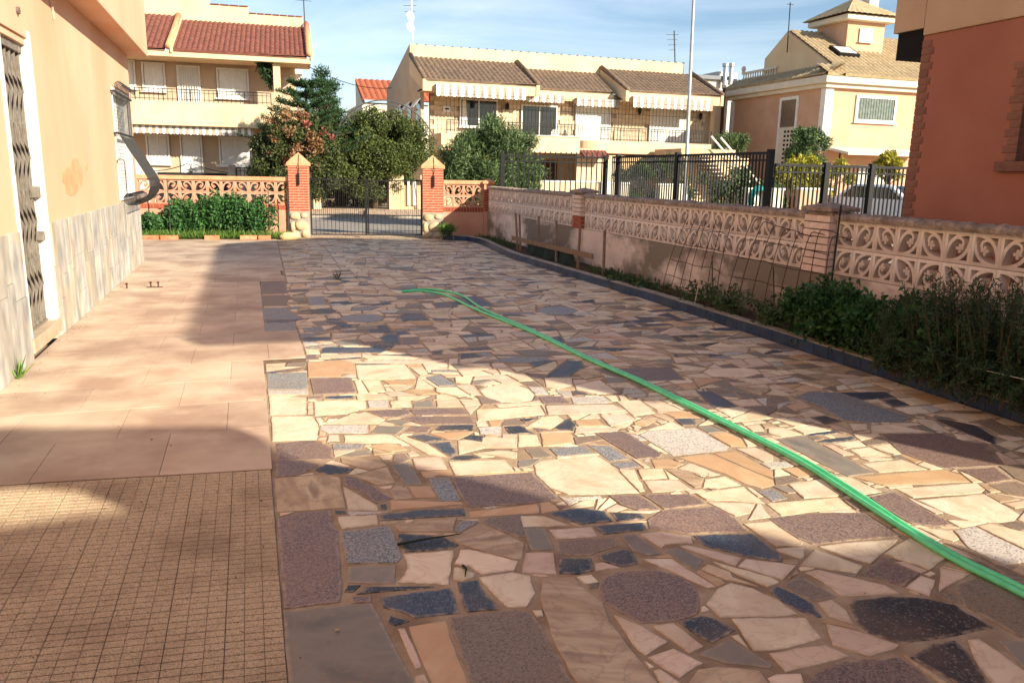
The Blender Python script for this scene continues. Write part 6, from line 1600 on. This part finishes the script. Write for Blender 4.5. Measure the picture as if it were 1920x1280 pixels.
# low walls, stairs, planter, hose, car behind the fences
for (u0,u1,vt,y,m_,l_) in ((1128,1180,341,24,M_WALLW,'low white wall behind the fence, left'),(1236,1282,344,24,M_WALLW,'low white wall behind the fence beside the lamp'),(1404,1470,352,20,M_WALLW,'white planter wall with teal hose behind the fence'),(1500,1560,352,22,M_PEACH,'low peach wall behind the knotted fence, left'),(1660,1700,352,22,M_PEACH,'low peach wall behind the knotted fence, right'),(1000,1120,338,30,M_CREAM,'cream wall beyond the first fence panel')):
    a, c_ = PY(u0,vt,y), PY(u1,vt,y); r_ = thing('low_wall', l_, 'wall', (a.x,y,0)); B('body', m_, r_, (a.x,y,0,c_.x,y+.25,a.z-.06)); B('coping', M_WHITE, r_, (a.x-.03,y-.03,a.z-.06,c_.x+.03,y+.28,a.z))
M_TEAL = mat('teal_hose', L(26,128,124), L(18,104,104), rough=0.4, bump=0); c0 = PY(1428,368,19.8); mb = MB()
for k in range(9):
    rr = .22+.012*k; mb.tube([(c0.x+rr*math.cos(R(a)), 19.85+.015*k, c0.z-.1+rr*1.25*math.sin(R(a))) for a in range(-30,211,20)], .014, 6)
tag(mb.build('hose_coil', M_TEAL), 'teal hose looped over the white planter wall', 'hose')
r_ = thing('outdoor_stairs', 'outdoor stairs with white handrails leading to the long balcony', 'stairs', (PY(1380,300,34).x,34,0)); p0 = PY(1335,262,34); p1 = PY(1410,350,34); n = 13
for k in range(n):
    t = k/(n-1); x = p0.x+(p1.x-p0.x)*t; z = p0.z-.75+(p1.z-p0.z)*t; B('step', M_WALLW, r_, (x-.7,33.9,z-.05,x+.75,35.0,z))
for dx, y_ in ((-.15,33.85),(.85,34.6)): b = MB(); b.tube([(p0.x+dx,y_,p0.z+.15),(p1.x+dx,y_,p1.z+.15)], .045, 6); b.build('handrail', M_WHITE, r_)
B('stair_wall', M_CREAM, r_, (p0.x-.9,35.05,0,p1.x+.5,35.25,p0.z-.8)); B('landing', M_BEIGE, r_, (p0.x-.9,35.26,2.3,p0.x+2.2,38.0,2.95))
# white car
def car(label, cx, cy, ang):
    r_ = thing('parked_car', label, 'car', (0,0,0)); M_CARW = mat('white_car_paint', L(232,234,236), L(226,228,230), rough=0.2, bump=0, spec=0.6); M_TYRE = mat('tyre', L(26,26,26), rough=0.9)
    prof = [(-2.0,.35),(-2.05,.75),(-1.9,.95),(-1.1,1.02),(-.5,1.45),(.9,1.48),(1.6,1.05),(2.0,.95),(2.08,.6),(2.0,.35)]
    b = MB(); b.prism(prof, -.82, .82, 1); b.build('body', M_CARW, r_, bevel=.07)
    for sg in (-1,1):
        b = MB(); b.prism([(-.95,1.03),(-.45,1.38),(.85,1.41),(1.35,1.06)], sg*.823-.004, sg*.823+.004, 1); b.build('side_window', M_GLASS, r_)
        for x in (-1.3,1.3):
            b = MB(); b.lathe((0,0,0), [(.20,-.1),(.31,-.09),(.32,0),(.31,.09),(.20,.1)], 20); o = b.build('wheel', M_TYRE, r_); o.rotation_euler = (R(90),0,0); o.location = (x, sg*.76, .32)
            b = MB(); b.lathe((0,0,0), [(.19,-.105),(.19,.105)], 14); h_ = b.build('rim', MATS['steel'], o); h_.location = (0,0,0)
        B('headlight', mat('lamp_clear', L(220,222,226), rough=0.1, bump=0), r_, (-2.07,sg*.5-.15,.70,-1.95,sg*.5+.15,.84)); B('tail_light', mat('lamp_red', L(190,30,26), rough=0.2, bump=0), r_, (1.98,sg*.6-.12,.72,2.085,sg*.6+.12,.95))
    b = MB(); b.add([(-1.08,-.7,1.045),(-1.08,.7,1.045),(-.55,.62,1.435),(-.55,-.62,1.435)], [(0,1,2,3)]); b.build('windscreen', M_GLASS, r_); b = MB(); b.add([(1.56,-.7,1.10),(1.56,.7,1.10),(.97,.62,1.475),(.97,-.62,1.475)], [(0,1,2,3)]); b.build('rear_window', M_GLASS, r_)
    r_.location = (cx,cy,.0); r_.rotation_euler = (0,0,ang)
p = PY(1618,360,20.5); car('white car parked behind the knotted fence, beside the terracotta house', p.x+1.2, 20.5, R(100))
